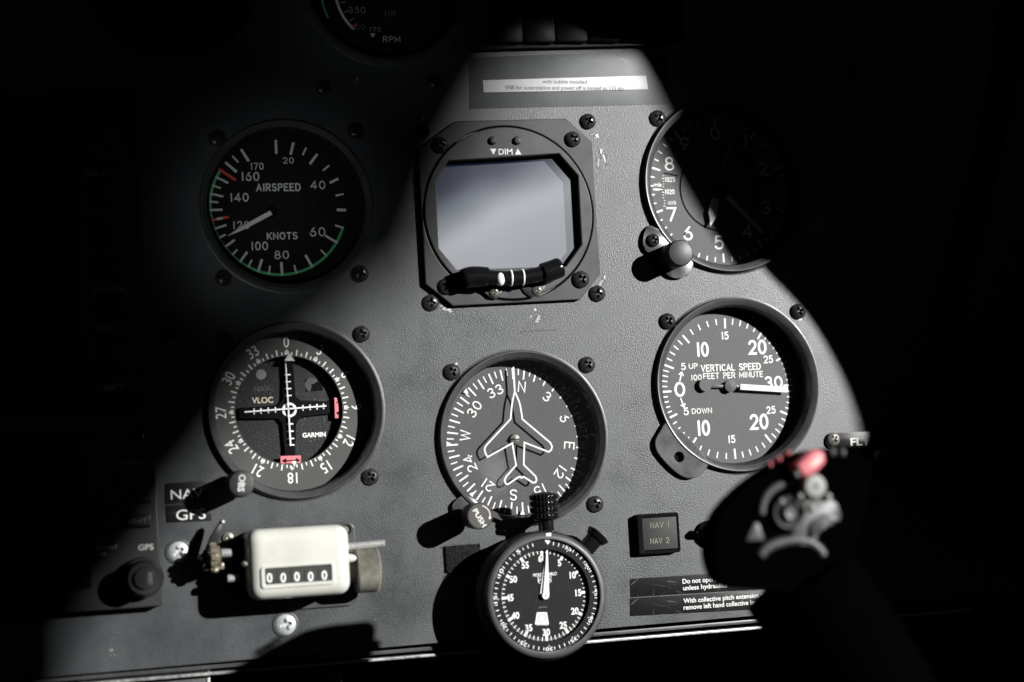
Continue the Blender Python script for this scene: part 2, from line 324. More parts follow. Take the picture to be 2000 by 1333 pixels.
class MB:
    def __init__(s, default='bezel'):
        s.v = []; s.f = []; s.mi = []; s.mats = [default]; s.cur = 0
    def use(s, k):
        if k not in s.mats: s.mats.append(k)
        s.cur = s.mats.index(k); return s
    def add(s, vs, fs):
        b = len(s.v); s.v += vs
        for f in fs: s.f.append(tuple(i+b for i in f)); s.mi.append(s.cur)
        return s
    def poly(s, pts, h):
        return s.add([(u, v, h) for u, v in pts], [tuple(range(len(pts)))])
    def disc(s, u, v, r, h, n=32):
        return s.poly([(u+r*math.cos(i*2*math.pi/n), v+r*math.sin(i*2*math.pi/n)) for i in range(n)], h)
    def ring(s, u, v, r0_, r1, h, n=64, a0=0, a1=360):
        full = abs(a1-a0) >= 360
        vs = []; fs = []
        for i in range(n+1):
            a = R(90-(a0+(a1-a0)*i/n)); c, d = math.cos(a), math.sin(a)
            vs += [(u+r0_*c, v+r0_*d, h), (u+r1*c, v+r1*d, h)]
        for i in range(n): fs.append((2*i, 2*i+1, 2*i+3, 2*i+2))
        return s.add(vs, fs)
    def lathe(s, prof, u=0, v=0, n=96, cap0=False, cap1=False, axis='h', h=0, teeth=0, depth=0.0, tset=()):
        vs = []; fs = []; k = len(prof)
        for i in range(n):
            a = 2*math.pi*i/n
            for j, (r, t) in enumerate(prof):
                rr = r - (depth if (teeth and j in tset and (i*teeth*2//n) % 2) else 0)
                x, y = rr*math.cos(a), rr*math.sin(a)
                if axis == 'h': vs.append((u+x, v+y, h+t))
                elif axis == 'u': vs.append((u+t, v+x, h+y))
                else: vs.append((u+x, v+t, h+y))
        for i in range(n):
            i2 = (i+1) % n
            for j in range(k-1): fs.append((i*k+j, i2*k+j, i2*k+j+1, i*k+j+1))
        if cap0: fs.append(tuple(i*k for i in range(n)))
        if cap1: fs.append(tuple(i*k+k-1 for i in range(n)))
        return s.add(vs, fs)
    def box(s, u0, u1, v0, v1, h0, h1, bev=0.0, seg=2):
        bm = bmesh.new()
        bmesh.ops.create_cube(bm, size=1)
        for w in bm.verts:
            w.co = Vector(((u0+u1)/2+w.co.x*(u1-u0), (v0+v1)/2+w.co.y*(v1-v0), (h0+h1)/2+w.co.z*(h1-h0)))
        if bev: bmesh.ops.bevel(bm, geom=bm.edges[:], offset=bev, segments=seg, profile=0.5, affect='EDGES')
        bm.verts.index_update()
        s.add([tuple(w.co) for w in bm.verts], [tuple(w.index for w in f.verts) for f in bm.faces]); bm.free()
        return s
    def prism(s, pts, h0, h1, bev=0.0, seg=2, xf=None):
        """outline extruded from h0 to h1, its upper rim rounded"""
        bm = bmesh.new()
        lo = [bm.verts.new((u, v, h0)) for u, v in pts]; hi = [bm.verts.new((u, v, h1)) for u, v in pts]
        bm.faces.new(lo[::-1]); top = bm.faces.new(hi); n = len(pts)
        for i in range(n): bm.faces.new((lo[i], lo[(i+1) % n], hi[(i+1) % n], hi[i]))
        if bev: bmesh.ops.bevel(bm, geom=list(top.edges), offset=bev, segments=seg, profile=0.5, affect='EDGES')
        bm.verts.index_update()
        vs = [tuple(w.co) for w in bm.verts]
        if xf: vs = [xf(q) for q in vs]
        s.add(vs, [tuple(w.index for w in f.verts) for f in bm.faces]); bm.free()
        return s
    def plate(s, loops, h0, h1, bev=0.0):
        """flat plate with holes: first loop outline, others holes"""
        c = bpy.data.curves.new('pl', 'CURVE'); c.dimensions = '2D'; c.fill_mode = 'BOTH'
        c.extrude = (h1-h0)/2-bev; c.bevel_depth = bev; c.bevel_resolution = 1; c.offset = -bev
        for li, lp in enumerate(loops):
            ar = sum(p[0]*q[1]-q[0]*p[1] for p, q in zip(lp, list(lp[1:])+[lp[0]]))
            lp = list(lp) if (ar > 0) == (li == 0) else list(lp)[::-1]
            sp = c.splines.new('POLY'); sp.points.add(len(lp)-1); sp.use_cyclic_u = True
            for i, (u, v) in enumerate(lp): sp.points[i].co = (u, v, 0, 1)
        o = bpy.data.objects.new('pl', c); me = bpy.data.meshes.new_from_object(o)
        s.add([(w.co.x, w.co.y, w.co.z+(h0+h1)/2) for w in me.vertices], [tuple(p.vertices) for p in me.polygons])
        bpy.data.objects.remove(o); bpy.data.curves.remove(c); bpy.data.meshes.remove(me)
        return s
    def tube(s, pts, rad, n=16, caps=True):
        pts = [Vector(p) for p in pts]; k = len(pts)
        if not isinstance(rad, (list, tuple)): rad = [rad]*k
        vs = []; fs = []; prev = None
        for i, p in enumerate(pts):
            d = (pts[min(i+1, k-1)]-pts[max(i-1, 0)]).normalized()
            if prev is None:
                a = Vector((0, 0, 1)) if abs(d.z) < .9 else Vector((1, 0, 0)); x = d.cross(a).normalized()
            else: x = (prev - d*prev.dot(d)).normalized()
            prev = x; y = d.cross(x)
            for j in range(n):
                t = 2*math.pi*j/n; vs.append(tuple(p+x*rad[i]*math.cos(t)+y*rad[i]*math.sin(t)))
        for i in range(k-1):
            for j in range(n): fs.append((i*n+j, i*n+(j+1) % n, (i+1)*n+(j+1) % n, (i+1)*n+j))
        if caps: fs.append(tuple(range(n))); fs.append(tuple((k-1)*n+j for j in range(n)))
        return s.add(vs, fs)
    def ball(s, u, v, h, ru, rv=None, rh=None, n=20):
        rv = rv or ru; rh = rh or ru; vs = []; fs = []; m_ = n//2
        for i in range(1, m_):
            t = math.pi*i/m_
            for j in range(n):
                a = 2*math.pi*j/n; vs.append((u+ru*math.sin(t)*math.cos(a), v+rv*math.sin(t)*math.sin(a), h+rh*math.cos(t)))
        vs += [(u, v, h+rh), (u, v, h-rh)]
        for i in range(m_-2):
            for j in range(n): fs.append((i*n+j, i*n+(j+1) % n, (i+1)*n+(j+1) % n, (i+1)*n+j))
        for j in range(n):
            fs.append((len(vs)-2, j, (j+1) % n)); fs.append((len(vs)-1, (m_-2)*n+(j+1) % n, (m_-2)*n+j))
        return s.add(vs, fs)
    def line(s, pts, w, h, cap=True):
        """flat stroke of width w with round ends along pts"""
        pts = [Vector(p) for p in pts]
        q = [pts[0]]
        for p in pts[1:]:
            if (p-q[-1]).length > 1e-5: q.append(p)
        pts = q; k = len(pts)
        closed = k > 3 and (pts[0]-pts[-1]).length < w*0.05
        if closed: pts = pts[:-1]; k -= 1
        L = []; Rr = []
        for i in range(k):
            a = pts[i-1] if (i > 0 or closed) else None
            b = pts[(i+1) % k] if (i < k-1 or closed) else None
            d1 = (pts[i]-a).normalized() if a is not None else None
            d2 = (b-pts[i]).normalized() if b is not None else None
            if d1 is None: d1 = d2
            if d2 is None: d2 = d1
            n1 = Vector((-d1.y, d1.x)); n2 = Vector((-d2.y, d2.x))
            nn = n1+n2
            if nn.length < .3: nn = n1; sc = 1
            else:
                nn.normalize(); sc = min(1/max(nn.dot(n1), .3), 2.2)
            L.append(pts[i]+nn*w/2*sc); Rr.append(pts[i]-nn*w/2*sc)
        vs = []; fs = []
        for a, b in zip(L, Rr): vs += [(a.x, a.y, h), (b.x, b.y, h)]
        for i in range(k if closed else k-1):
            j = (i+1) % k; fs.append((2*i, 2*i+1, 2*j+1, 2*j))
        if cap and not closed:
            for e, (p, dr) in enumerate(((pts[0], pts[0]-pts[1]), (pts[-1], pts[-1]-pts[-2]))):
                a0 = math.atan2(dr.y, dr.x)
                b = len(vs)
                vs += [(p.x+w/2*math.cos(a0+t*math.pi/6), p.y+w/2*math.sin(a0+t*math.pi/6), h) for t in range(-3, 4)]
                fs.append(tuple(range(b, b+7)))
        return s.add(vs, fs)
    def stroke(s, txt, u, v, h, size, w=None, rot=0, width=None, gap=.3, sx=1.0):
        """engraving-style lettering; size = cap height, centred on (u, v); rot clockwise degrees"""
        w = w or size*.13
        tot = sum(S[c][0] for c in txt)+gap*(len(txt)-1)
        kx = (width-w)/tot if width else size*sx
        ca, sa = math.cos(R(-rot)), math.sin(R(-rot)); x0 = -tot/2; e = 0
        for c in txt:
            gw, ls = S[c]
            for l in ls:
                pts = []
                for x, y in l:
                    a, b = (x0+x)*kx, (y-.5)*(size-w); pts.append((u+a*ca-b*sa, v+a*sa+b*ca))
                s.line(pts, w, h+e*.012); e = (e+1) % 3
            x0 += gw+gap
        return s
    def text(s, txt, u, v, h, size, rot=0, width=None, bold=0.0, sx=1.0):
        vs, fs = glyph(txt, bold)
        if not vs: return s
        xs = [p[0] for p in vs]; mid = (min(xs)+max(xs))/2; span = max(xs)-min(xs)
        k = size/.70; kx = width/span if width else k*sx
        ca, sa = math.cos(R(-rot)), math.sin(R(-rot)); out = []
        for x, y, _ in vs:
            a, b = (x-mid)*kx, (y-.345)*k; out.append((u+a*ca-b*sa, v+a*sa+b*ca, h))
        return s.add(out, fs)
    def tick(s, u, v, ang, ra, rb, w, h):
        a = R(90-ang); c, d = math.cos(a), math.sin(a); x, y = -d*w/2, c*w/2
        return s.add([(u+ra*c+x, v+ra*d+y, h), (u+rb*c+x, v+rb*d+y, h), (u+rb*c-x, v+rb*d-y, h), (u+ra*c-x, v+ra*d-y, h)], [(0, 1, 2, 3)])
    def build(s, name, parent=None, smooth=38, label=None):
        me = bpy.data.meshes.new(name)
        me.from_pydata([(u*.001, -h*.001, v*.001) for u, v, h in s.v], [], s.f)
        me.polygons.foreach_set('material_index', s.mi)
        for k in s.mats: me.materials.append(M[k])
        bm = bmesh.new(); bm.from_mesh(me)
        bmesh.ops.recalc_face_normals(bm, faces=bm.faces[:]); bm.to_mesh(me); bm.free()
        if smooth:
            me.polygons.foreach_set('use_smooth', [True]*len(me.polygons)); me.set_sharp_from_angle(angle=R(smooth))
        me.update()
        o = bpy.data.objects.new(name, me); COL.objects.link(o)
        if parent: o.parent = parent
        if label: o['label'] = label
        return o

def tag(o, label, cat, group=None, kind=None):
    o['label'] = label
    if cat: o['category'] = cat
    if group: o['group'] = group
    if kind: o['kind'] = kind
    return o

class Inst:
    """an Empty standing on the panel at a pixel, with helpers from pixels to its own millimetres"""
    def __init__(s, name, label, cat, px, py, h=0.0, group=None):
        s.o = bpy.data.objects.new(name, None); s.o.empty_display_size = 0.01
        COL.objects.link(s.o); s.p = P(px, py, h); s.o.location = s.p; s.h0 = h
        tag(s.o, label, cat, group)
        s.s = (P(px, py-1, h)-P(px, py+1, h)).length*500       # mm per pixel, upright
        s.sx = (P(px-1, py, h)-P(px+1, py, h)).length*500
    def L(s, px, py, h=0.0):
        q = P(px, py, h+s.h0)-s.p
        return (q.x*1000, q.z*1000)
    def Ls(s, pts, h=0.0): return [s.L(a, b, h) for a, b in pts]

def circ(u, v, r, n=64): return [(u+r*math.cos(2*math.pi*i/n), v+r*math.sin(2*math.pi*i/n)) for i in range(n)]
def rrect(u0, u1, v0, v1, r, n=5):
    pts = []
    for cx, cy, a in ((u1-r, v1-r, 0), (u0+r, v1-r, 90), (u0+r, v0+r, 180), (u1-r, v0+r, 270)):
        pts += [(cx+r*math.cos(R(a+90*i/n)), cy+r*math.sin(R(a+90*i/n))) for i in range(n+1)]
    return pts
def catmull(pts, n=5, closed=True):
    out = []; k = len(pts)
    for i in range(k if closed else k-1):
        p0, p1, p2, p3 = [Vector(pts[(i+j) % k] if closed else pts[min(max(i+j, 0), k-1)]) for j in (-1, 0, 1, 2)]
        for t in range(n):
            t /= n
            out.append(tuple(.5*((2*p1)+(p2-p0)*t+(2*p0-5*p1+4*p2-p3)*t*t+(3*p1-p0-3*p2+p3)*t**3)))
    if not closed: out.append(tuple(pts[-1]))
    return out

# ------------------------------------------------------------------ the panel sheet with its instrument holes
DIALS = {'asi': (560, 402, 168), 'alt': (1418, 362, 171), 'obs': (578, 802, 174), 'dg': (1021.5, 854.5, 171), 'vsi': (1439, 752, 171), 'tach': (752, -40, 168), 'dark': (340, -40, 160)}
panel = bpy.data.objects.new('instrument_panel', None); COL.objects.link(panel); panel.empty_display_size = .02
tag(panel, 'grey textured instrument panel with chipped paint carrying all the gauges', 'instrument panel')
def W(px, py, h=0): q = P(px, py, h); return (q.x*1000, q.z*1000)
holes = []
for k, (px, py, r) in DIALS.items():
    q = W(px, py); rr = r*(P(px, py-1)-P(px, py+1)).length*500
    holes.append(circ(q[0], q[1], rr-2.5, 72))
q = W(993, 402); holes.append(rrect(q[0]-36.5, q[0]+36.5, q[1]-31.5, q[1]+31.5, 4))
outline = [W(-420, 1368), W(1000, 1243), W(2100, 1150), W(2300, 700), W(2300, -400), W(1000, -340), W(-420, -290)]
b = MB('panel'); b.plate([outline]+holes, -3.0, 0.0); b.build('panel_sheet', panel)
def blob(mb, cx, cy, rx, ry, rot, n, h, rng):
    ph = [rng.uniform(.55, 1.2) for _ in range(n)]
    pts = []
    for i in range(n):
        a = 2*math.pi*i/n; x, y = rx*ph[i]*math.cos(a), ry*ph[i]*math.sin(a)
        pts.append((cx+x*math.cos(R(rot))-y*math.sin(R(rot)), cy+x*math.sin(R(rot))+y*math.cos(R(rot))))
    mb.prism(pts, h-.05, h)
rng = random.Random(3)
for (px, py, rx, ry, rot, k) in ((1050, 624, 4.2, 10.5, -30, 0), (1037, 619, 2, 4, 10, 0), (1158, 262, 7, 1.8, 25, 0), (1166, 266, 5, 3, -60, 1), (1174, 296, 2.6, 7, 5, 1), (1169, 318, 2.4, 12, -5, 0),
                                 (1180, 309, 2.5, 12, 12, 1), (1174, 553, 3, 9, -35, 0), (1181, 541, 2, 5, -10, 1), (872, 604, 9, 3.5, -14, 1), (880, 609, 5, 2.2, -10, 0), (862, 598, 3, 2, 10, 1),
                                 (1563, 623, 6, 4, 20, 1), (890, 712, 5, 2, 30, 1), (1045, 606, 3, 3, 0, 1), (218, 1270, 2, 2, 0, 0), (826, 232, 3.5, 5.5, -10, 1), (697, 156, 3, 3, 0, 1)):
    mb = MB('chip' if k == 0 else 'alu')
    q = W(px, py); blob(mb, q[0], q[1], rx*.25, ry*.25, rot, 11, .12, rng)
    mb.use('halo'); blob(mb, q[0]+rng.uniform(-.4, .4), q[1]+rng.uniform(-.4, .4), rx*.25+.55, ry*.25+.55, rot, 13, .06, rng); mb.use('chip' if k == 0 else 'alu')
    for _ in range(3): blob(mb, q[0]+rng.uniform(-1.6, 1.6), q[1]+rng.uniform(-2.4, 2.4), rng.uniform(.1, .35), rng.uniform(.1, .4), rng.uniform(0, 180), 7, .11, rng)
    mb.build('paint_chip', panel, label='small bare patch where the paint has chipped off')
# scuffed dark crease under the big chip
mb = MB('ink')
mb.line([W(1016, 649), W(1030, 648), W(1052, 646), W(1086, 645)], .42, .03); mb.build('scratch', panel)
# bottom edge: folded lip and bright strip
lip = MB('bezel'); a = [W(-420, 1370), W(2000, 1160)]
def strip(mb, x0, y0, x1, y1, wpx, h0, h1, bev=.2):
    q0, q1 = W(x0, y0, h1), W(x1, y1, h1); wv = wpx*.25
    mb.prism([(q0[0], q0[1]-wv/2), (q1[0], q1[1]-wv/2), (q1[0], q1[1]+wv/2), (q0[0], q0[1]+wv/2)], h0, h1, bev)
strip(lip, -420, 1373, 1900, 1178, 7, -12, -3.2); lip.build('lower_lip', panel)

trim = bpy.data.objects.new('trim_strip', None); COL.objects.link(trim); trim.location = P(800, 1280); trim.empty_display_size = .01
tag(trim, 'thin worn aluminium trim strip running along the lower edge of the panel', 'trim strip')
mb = MB('alu'); strip(mb, -420, 1386, 1900, 1192, 5.5, -10, -3.5, .4)
mb.v = [(u-trim.location.x*1000, v-trim.location.z*1000, h) for u, v, h in mb.v]; mb.build('strip', trim)
ledge = bpy.data.objects.new('pedestal_box', None); COL.objects.link(ledge); ledge.location = P(300, 1400, -30); ledge.empty_display_size = .01
tag(ledge, 'grey equipment box below the lower left edge of the panel', 'equipment box')
q = [P(x, y, -8) - ledge.location for x, y in ((150, 1318), (409, 1301), (409, 1460), (150, 1460))]
mb = MB('box'); mb.prism([(p.x*1000, p.z*1000) for p in q], -60, 22, .8, 3)
mb.build('box_body', ledge)
q = [P(x, y, -8) - ledge.location for x, y in ((404, 1303), (410, 1302.5), (410, 1460), (404, 1460))]
mb = MB('alu'); mb.prism([(p.x*1000, p.z*1000) for p in q], 21.5, 22.6, .2); mb.v = [(u, v, h) for u, v, h in mb.v]; mb.build('edge_strip', ledge)
brk = Inst('bracket_plate', 'small grey bracket plate just below the panel under the white counter', 'bracket', 640, 1340, -14)
mb = MB('box'); mb.prism(brk.Ls([(592, 1318), (668, 1311), (668, 1420), (622, 1420)]), -4, 0, .4); mb.build('plate', brk.o)

# ------------------------------------------------------------------ screws
def screw_mesh(name, mk, rad, hgt, cross=(.17, .60), depth=.75, washer=None):
    n = 30; vs = []; fs = []
    for i in range(n+1):
        for j in range(n+1):
            a, b_ = -1+2*i/n, -1+2*j/n
            x, y = a*math.sqrt(1-b_*b_/2), b_*math.sqrt(1-a*a/2); r = math.hypot(x, y)
            h = hgt*(1-.62*r**2.6)
            d = 0
            for p, q_ in ((x, y), (y, x)):
                e = min(cross[0]*(1.15-.4*abs(q_)/cross[1])-abs(p), cross[1]-abs(q_))
                d = max(d, min(1, max(0, e/.07)))
            h -= d*depth*hgt
            vs.append((x*rad, y*rad, max(h, .15)))
    for i in range(n):
        for j in range(n): fs.append((i*(n+1)+j, (i+1)*(n+1)+j, (i+1)*(n+1)+j+1, i*(n+1)+j+1))
    mb = MB(mk); mb.add(vs, fs)
    mb.lathe([(rad, hgt*.38), (rad*1.0, 0)], n=40)
    if washer: mb.use(washer).lathe([(rad*1.28, 0), (rad*1.28, .5), (rad*1.2, .6), (rad*.9, .6)], n=40)
    me = mb.build(name, smooth=30); d = me.data
    bpy.data.objects.remove(me); return d
SC_B = screw_mesh('panel_screw', 'screw', 4.0, 2.3)
SC_S = screw_mesh('small_screw', 'screw', 2.4, 1.2)
SC_Z = screw_mesh('silver_screw', 'screw_silver', 4.5, 1.9, cross=(.19, .58), washer='bezel', depth=1.0)
SC_Z2 = screw_mesh('steel_screw', 'nickel', 2.5, 1.2)
def screw(px, py, label, data=SC_B, name='panel_screw', parent=None, h=0.0, k=1.0, group='black cross-head screws on the panel'):
    o = bpy.data.objects.new(name, data); COL.objects.link(o)
    if parent:
        q = parent.L(px, py, h); o.parent = parent.o; o.location = (q[0]*.001, -h*.001, q[1]*.001)
    else:
        o.location = P(px, py, h); tag(o, label, 'screw', group)
    o.rotation_euler = (0, random.uniform(0, 1.57), 0); k *= random.uniform(.96, 1.05); o.scale = (k, random.uniform(.85, 1.15), k)
    return o
for px, py, lb in (
    (1148, 238, 'black cross-head screw beyond the upper right corner of the screen frame'),
    (1166, 574, 'black cross-head screw beyond the lower right corner of the screen frame'),
    (841, 592, 'black cross-head screw beyond the lower left corner of the screen frame'),
    (824, 256, 'shaded black screw beyond the upper left corner of the screen frame'),
    (1284, 232, 'black cross-head screw at the upper left of the half shaded altimeter'),
    (703, 535, 'black cross-head screw at the lower right of the airspeed gauge'),
    (694, 257, 'shaded screw with a glinting slot at the upper right of the airspeed gauge'),
    (423, 271, 'barely visible screw at the upper left of the airspeed gauge'),
    (436, 544, 'barely visible screw at the lower left of the airspeed gauge'),
    (706, 653, 'black cross-head screw at the upper right of the course indicator'),
    (723, 932, 'black cross-head screw at the lower right of the course indicator'),
    (438, 665, 'shaded black screw at the upper left of the course indicator'),
    (882, 727, 'black cross-head screw at the upper left of the heading indicator'),
    (1146, 713, 'black cross-head screw at the upper right of the heading indicator'),
    (1162, 985, 'black cross-head screw between the heading indicator and the stopwatch pusher'),
    (1303, 628, 'black cross-head screw at the upper left of the vertical speed gauge'),
    (1558, 609, 'black cross-head screw at the upper right of the vertical speed gauge'),
    (630, 172, 'shaded screw under the rotor tachometer, the one nearer the airspeed gauge'),
    (850, 160, 'dark screw left of the white placard strip'),
    (325, 655, 'shaded screw between the key column and the course indicator'),
    (1664, 140, 'shaded screw with a small glint alone in the upper right darkness'),
    ):
    screw(px, py, lb)
for px, py, lb in ((349, 1078, 'silver cross-head screw half shaded at the left end of the white counter'),
                   (558, 1220, 'silver cross-head screw on the panel just below the white counter')):
    screw(px, py, lb, SC_Z, 'silver_screw', group='silver cross-head screws beside the counter')

# ------------------------------------------------------------------ common round bezel
def bezel(I, R_, lip=3.0, depth=8.2, wall='bezel_wall', ears=None, slope=.935):
    mb = MB('bezel')
    mb.lathe([(R_+.8, -3), (R_+.8, .35), (R_-.1, .5), (R_-.25, lip-.8), (R_-.8, lip), (R_*.972, lip), (R_*.915, lip-1.9)], n=128)
    mb.use(wall).lathe([(R_*.915, lip-1.9), (R_*.908, lip-2.3), (R_*.895, -depth+1.2), (R_*.885, -depth)], n=128)
    return mb
def dialdisc(I, R_, depth, mk='dial', r=None):
    mb = MB(mk); mb.lathe([(r or R_*.9, -depth-.8), (r or R_*.9, -depth), (.05, -depth)], n=96); return mb

# ------------------------------------------------------------------ airspeed indicator
I = Inst('airspeed_indicator', 'dim airspeed gauge in knots with green arc and red marks', 'gauge', 560, 402)
Rb = 168*I.s; D = 8.2
bezel(I, Rb).build('bezel', I.o)
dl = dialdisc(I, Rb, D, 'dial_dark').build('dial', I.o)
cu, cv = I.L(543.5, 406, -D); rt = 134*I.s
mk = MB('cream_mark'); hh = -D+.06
mk.use('green').ring(cu, cv, rt-5*I.s, rt, hh-.03, 80, 107, 304)
mk.use('cream_mark')
LONG = [(-2.3, 28, 5), (12.7, 26, 5), (34.9, 26, 5), (62.3, 20, 5), (90, 19, 5.5), (119.4, 28, 4.5), (149.8, 28, 5), (176.6, 27, 5), (197, 27, 5), (214, 27, 4.5), (231.8, 27, 4), (249.4, 27, 4), (265.7, 26, 4),
        (279.5, 26, 4), (294.6, 27, 4), (309.5, 29, 5), (327, 28, 5)]
SHORT = [24.2, 48.7, 76, 105.5, 134, 164.4, 187.8, 206, 222.8, 241, 272.9, 286.9, 317.7]
for a, l, w in LONG: mk.tick(cu, cv, a+2.8, rt-l*I.s, rt-.5*I.s, w*I.s, hh)
for a in SHORT: mk.tick(cu, cv, a+2.8, rt-18*I.s, rt-1*I.s, 3.4*I.s, hh)
mk.use('red').tick(cu, cv, 304.4, rt-37*I.s, rt+1*I.s, 5.5*I.s, hh+.03)
for j in range(3):
    mk.use('red' if j != 1 else 'cream_mark').tick(cu, cv, 260, rt-36*I.s+j*12*I.s, rt-24*I.s+j*12*I.s, 4.5*I.s, hh)
mk.build('scale_markings', dl, 0)
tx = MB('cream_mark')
def zz(zx, zy, f, ox, oy): return (ox+zx/f, oy+zy/f)
for t, zx, zy, hpx, wpx in (('20', 660, 302, 45, 0), ('40', 868, 475, 60, 0), ('60', 865, 805, 66, 0), ('80', 613, 967, 60, 0), ('100', 457, 904, 62, 120), ('120', 328, 757, 56, 118), ('140', 315, 562, 62, 132), ('160', 392, 415, 64, 128), ('170', 440, 343, 50, 92),
                            ('AIRSPEED', 590, 491, 56, 316), ('KNOTS', 617, 833, 52, 218)):
    q = I.L(*zz(zx, zy, 3.6025, 380, 230), -D); hm = hpx/3.6025*I.s
    tx.stroke(t, q[0], q[1], hh, hm, hm*.135 if len(t) < 4 else hm*.15, width=wpx/3.6025*I.sx if wpx else None, gap=.34, sx=1.02)
tx.build('numerals', dl, 0)
p0, p1 = I.L(*zz(540, 668, 3.6025, 380, 230), -D+3), I.L(*zz(235, 832, 3.6025, 380, 230), -D+3)
d = (Vector(p1)-Vector(p0)); Lh = d.length; d.normalize(); n_ = Vector((-d.y, d.x))
mb = MB('cream_mark'); w = 4.6*I.s
pp = [Vector(p0)+n_*w, Vector(p0)+d*Lh*.66+n_*w*.8, Vector(p1)+n_*.15, Vector(p1)-n_*.15, Vector(p0)+d*Lh*.66-n_*w*.8, Vector(p0)-n_*w]
mb.prism([tuple(x) for x in pp], -D+2.4, -D+3.0, .1); mb.use('void').lathe([(2.6, -D), (2.6, -D+2.4)], *p0, n=24, cap1=True)
mb.build('pointer', I.o)

# ------------------------------------------------------------------ attitude display with slip ball
I = Inst('attitude_display', 'square framed display with blank grey screen and a slip ball tube', 'display', 993, 415)
s = I.s; Z = lambda zx, zy, h=0: I.L(780+zx/3.0295, 200+zy/3.0295, h)
H1 = 3.0
oc = [Z(*p, H1) for p in ((330, 112), (985, 96), (1145, 233), (1190, 1015), (1070, 1168), (320, 1206), (155, 1075), (108, 280))]
ctr = Z(650, 655, H1); rr = 515/3.0295*s
mb = MB('anod'); mb.plate([oc, circ(ctr[0], ctr[1], rr, 96)], 0, H1, .45); mb.build('bezel_plate', I.o)
scr = [Z(*p, H1) for p in ((300, 352), (935, 332), (1024, 445), (1045, 835), (985, 965), (345, 985), (243, 860), (220, 480))]
scr_o = [Z(*p, H1+.5) for p in ((292, 346), (945, 306), (1056, 435), (1078, 842), (985, 972), (340, 992), (236, 862), (218, 472))]
mb = MB('anod2')
mb.plate([circ(ctr[0], ctr[1], rr-.75, 96), scr_o], .5, H1+.9, .5)
mb.use('void').lathe([(rr-.02, -.5), (rr-.8, -.5)], *ctr, n=96)
rg = mb.build('face_ring', I.o)
mb = MB('void')
cm = Vector((sum(p[0] for p in scr_o)/8, sum(p[1] for p in scr_o)/8))
vs = []; n8 = 8
for p in scr_o: vs.append((p[0], p[1], H1+.3))
for p in scr_o: vs.append((p[0], p[1], -3.2))
mb.add(vs, [(i, (i+1) % 8, 8+(i+1) % 8, 8+i) for i in range(8)])
mb.build('screen_well', I.o, 0)
mb = MB('lcd')
big = [tuple(cm+(Vector(p)-cm)*1.03) for p in scr_o]
mb.prism(big, -4.4, -2.8); mb.build('screen', I.o, 0)
mb = MB('white')
q = Z(628, 293, H1+.9); mb.text('DIM', q[0], q[1], H1+.96, 34/3.03*s, bold=.012, width=82/3.03*I.sx)
for zx, sg in ((556, -1), (702, 1)):
    q = Z(zx, 293, H1+.9); w = 19/3.03*s
    mb.poly([(q[0]-w, q[1]-sg*w*.9), (q[0]+w, q[1]-sg*w*.9), (q[0], q[1]+sg*w*.95)], H1+.96)
mb.build('lettering', rg, 0)
for zx in (552, 696):
    q = Z(zx, 228, H1+.9); mb = MB('plastic'); mb.lathe([(2.35, H1+.7), (2.35, H1+.95), (2.0, H1+1.0), (1.95, H1+.4)], *q, n=32)
    mb.lathe([(1.9, H1+.5), (1.9, H1+2.0), (1.5, H1+2.5), (.05, H1+2.6)], *q, n=32); mb.build('dim_button', I.o)
for zx, zy in ((1025, 220), (1072, 1050), (277, 1090), (240, 255)):
    screw(780+zx/3.0295, 200+zy/3.0295, None, name='bezel_screw', parent=I, h=H1, k=1.0)
# slip tube: curved, sagging in the middle
HT = 9.0
path = []
zp = [(375, 1050), (430, 1033), (520, 1036), (600, 1042), (680, 1042), (750, 1034), (830, 1018), (900, 997), (955, 975)]
pts2 = catmull([Z(*p, HT) for p in zp], 4, False)
def sub(i0, i1, r, mk_, nm, par):
    mb = MB(mk_); mb.tube([(p[0], p[1], HT) for p in pts2[i0:i1+1]], r, 20); return mb.build(nm, par)
tb = sub(0, len(pts2)-1, 8.6*.25*1.7, 'gloss', 'slip_tube', I.o)
mb = MB('gloss'); mb.tube([(p[0], p[1], HT) for p in pts2[0:9]], [4.4]+[5.0]*7+[4.9], 24); mb.build('end_cap', tb)
mb = MB('gloss'); mb.tube([(p[0], p[1], HT) for p in pts2[25:]], [4.9]+[5.0]*(len(pts2)-27)+[4.5], 24); mb.build('end_cap', tb)
q = Z(603, 1043, HT+4); mb = MB('white'); mb.ball(q[0], q[1], HT+1.5, 2.5, 3.4, 2.9); mb.build('ball', tb)
for zx, zy in ((667, 1036), (737, 1032)):
    q = Z(zx, zy, HT+3)
    mb = MB('white'); rr_ = 3.72
    pts = [(q[0], q[1]+rr_*math.sin(R(a)), HT+rr_*math.cos(R(a))) for a in range(-88, 89, 8)]
    mb.tube(pts, .52, 8); mb.build('centre_line', tb)
mb = MB('plastic')
br = [Z(*p, H1+1.2) for p in ((470, 1090), (610, 1100), (600, 1140), (575, 1165), (535, 1160), (500, 1125))]
mb.prism(br, H1+.9, H1+2.0, .3)
br = [Z(*p, H1+1.2) for p in ((720, 1100), (870, 1085), (850, 1120), (820, 1150), (775, 1155), (740, 1130))]
mb.prism(br, H1+.9, H1+2.0, .3)
for q_ in ((540, 1075), (820, 1060)):
    a_ = Z(*q_, 4); mb.box(a_[0]-3, a_[0]+3, a_[1]-1.6, a_[1]+1.6, H1+.9, HT-2)
bk = mb.build('bracket', I.o)
for zx, zy in ((560, 1123), (815, 1113)):
    screw(780+zx/3.0295, 200+zy/3.0295, None, SC_Z2, 'bracket_screw', parent=I, h=H1+2.0)

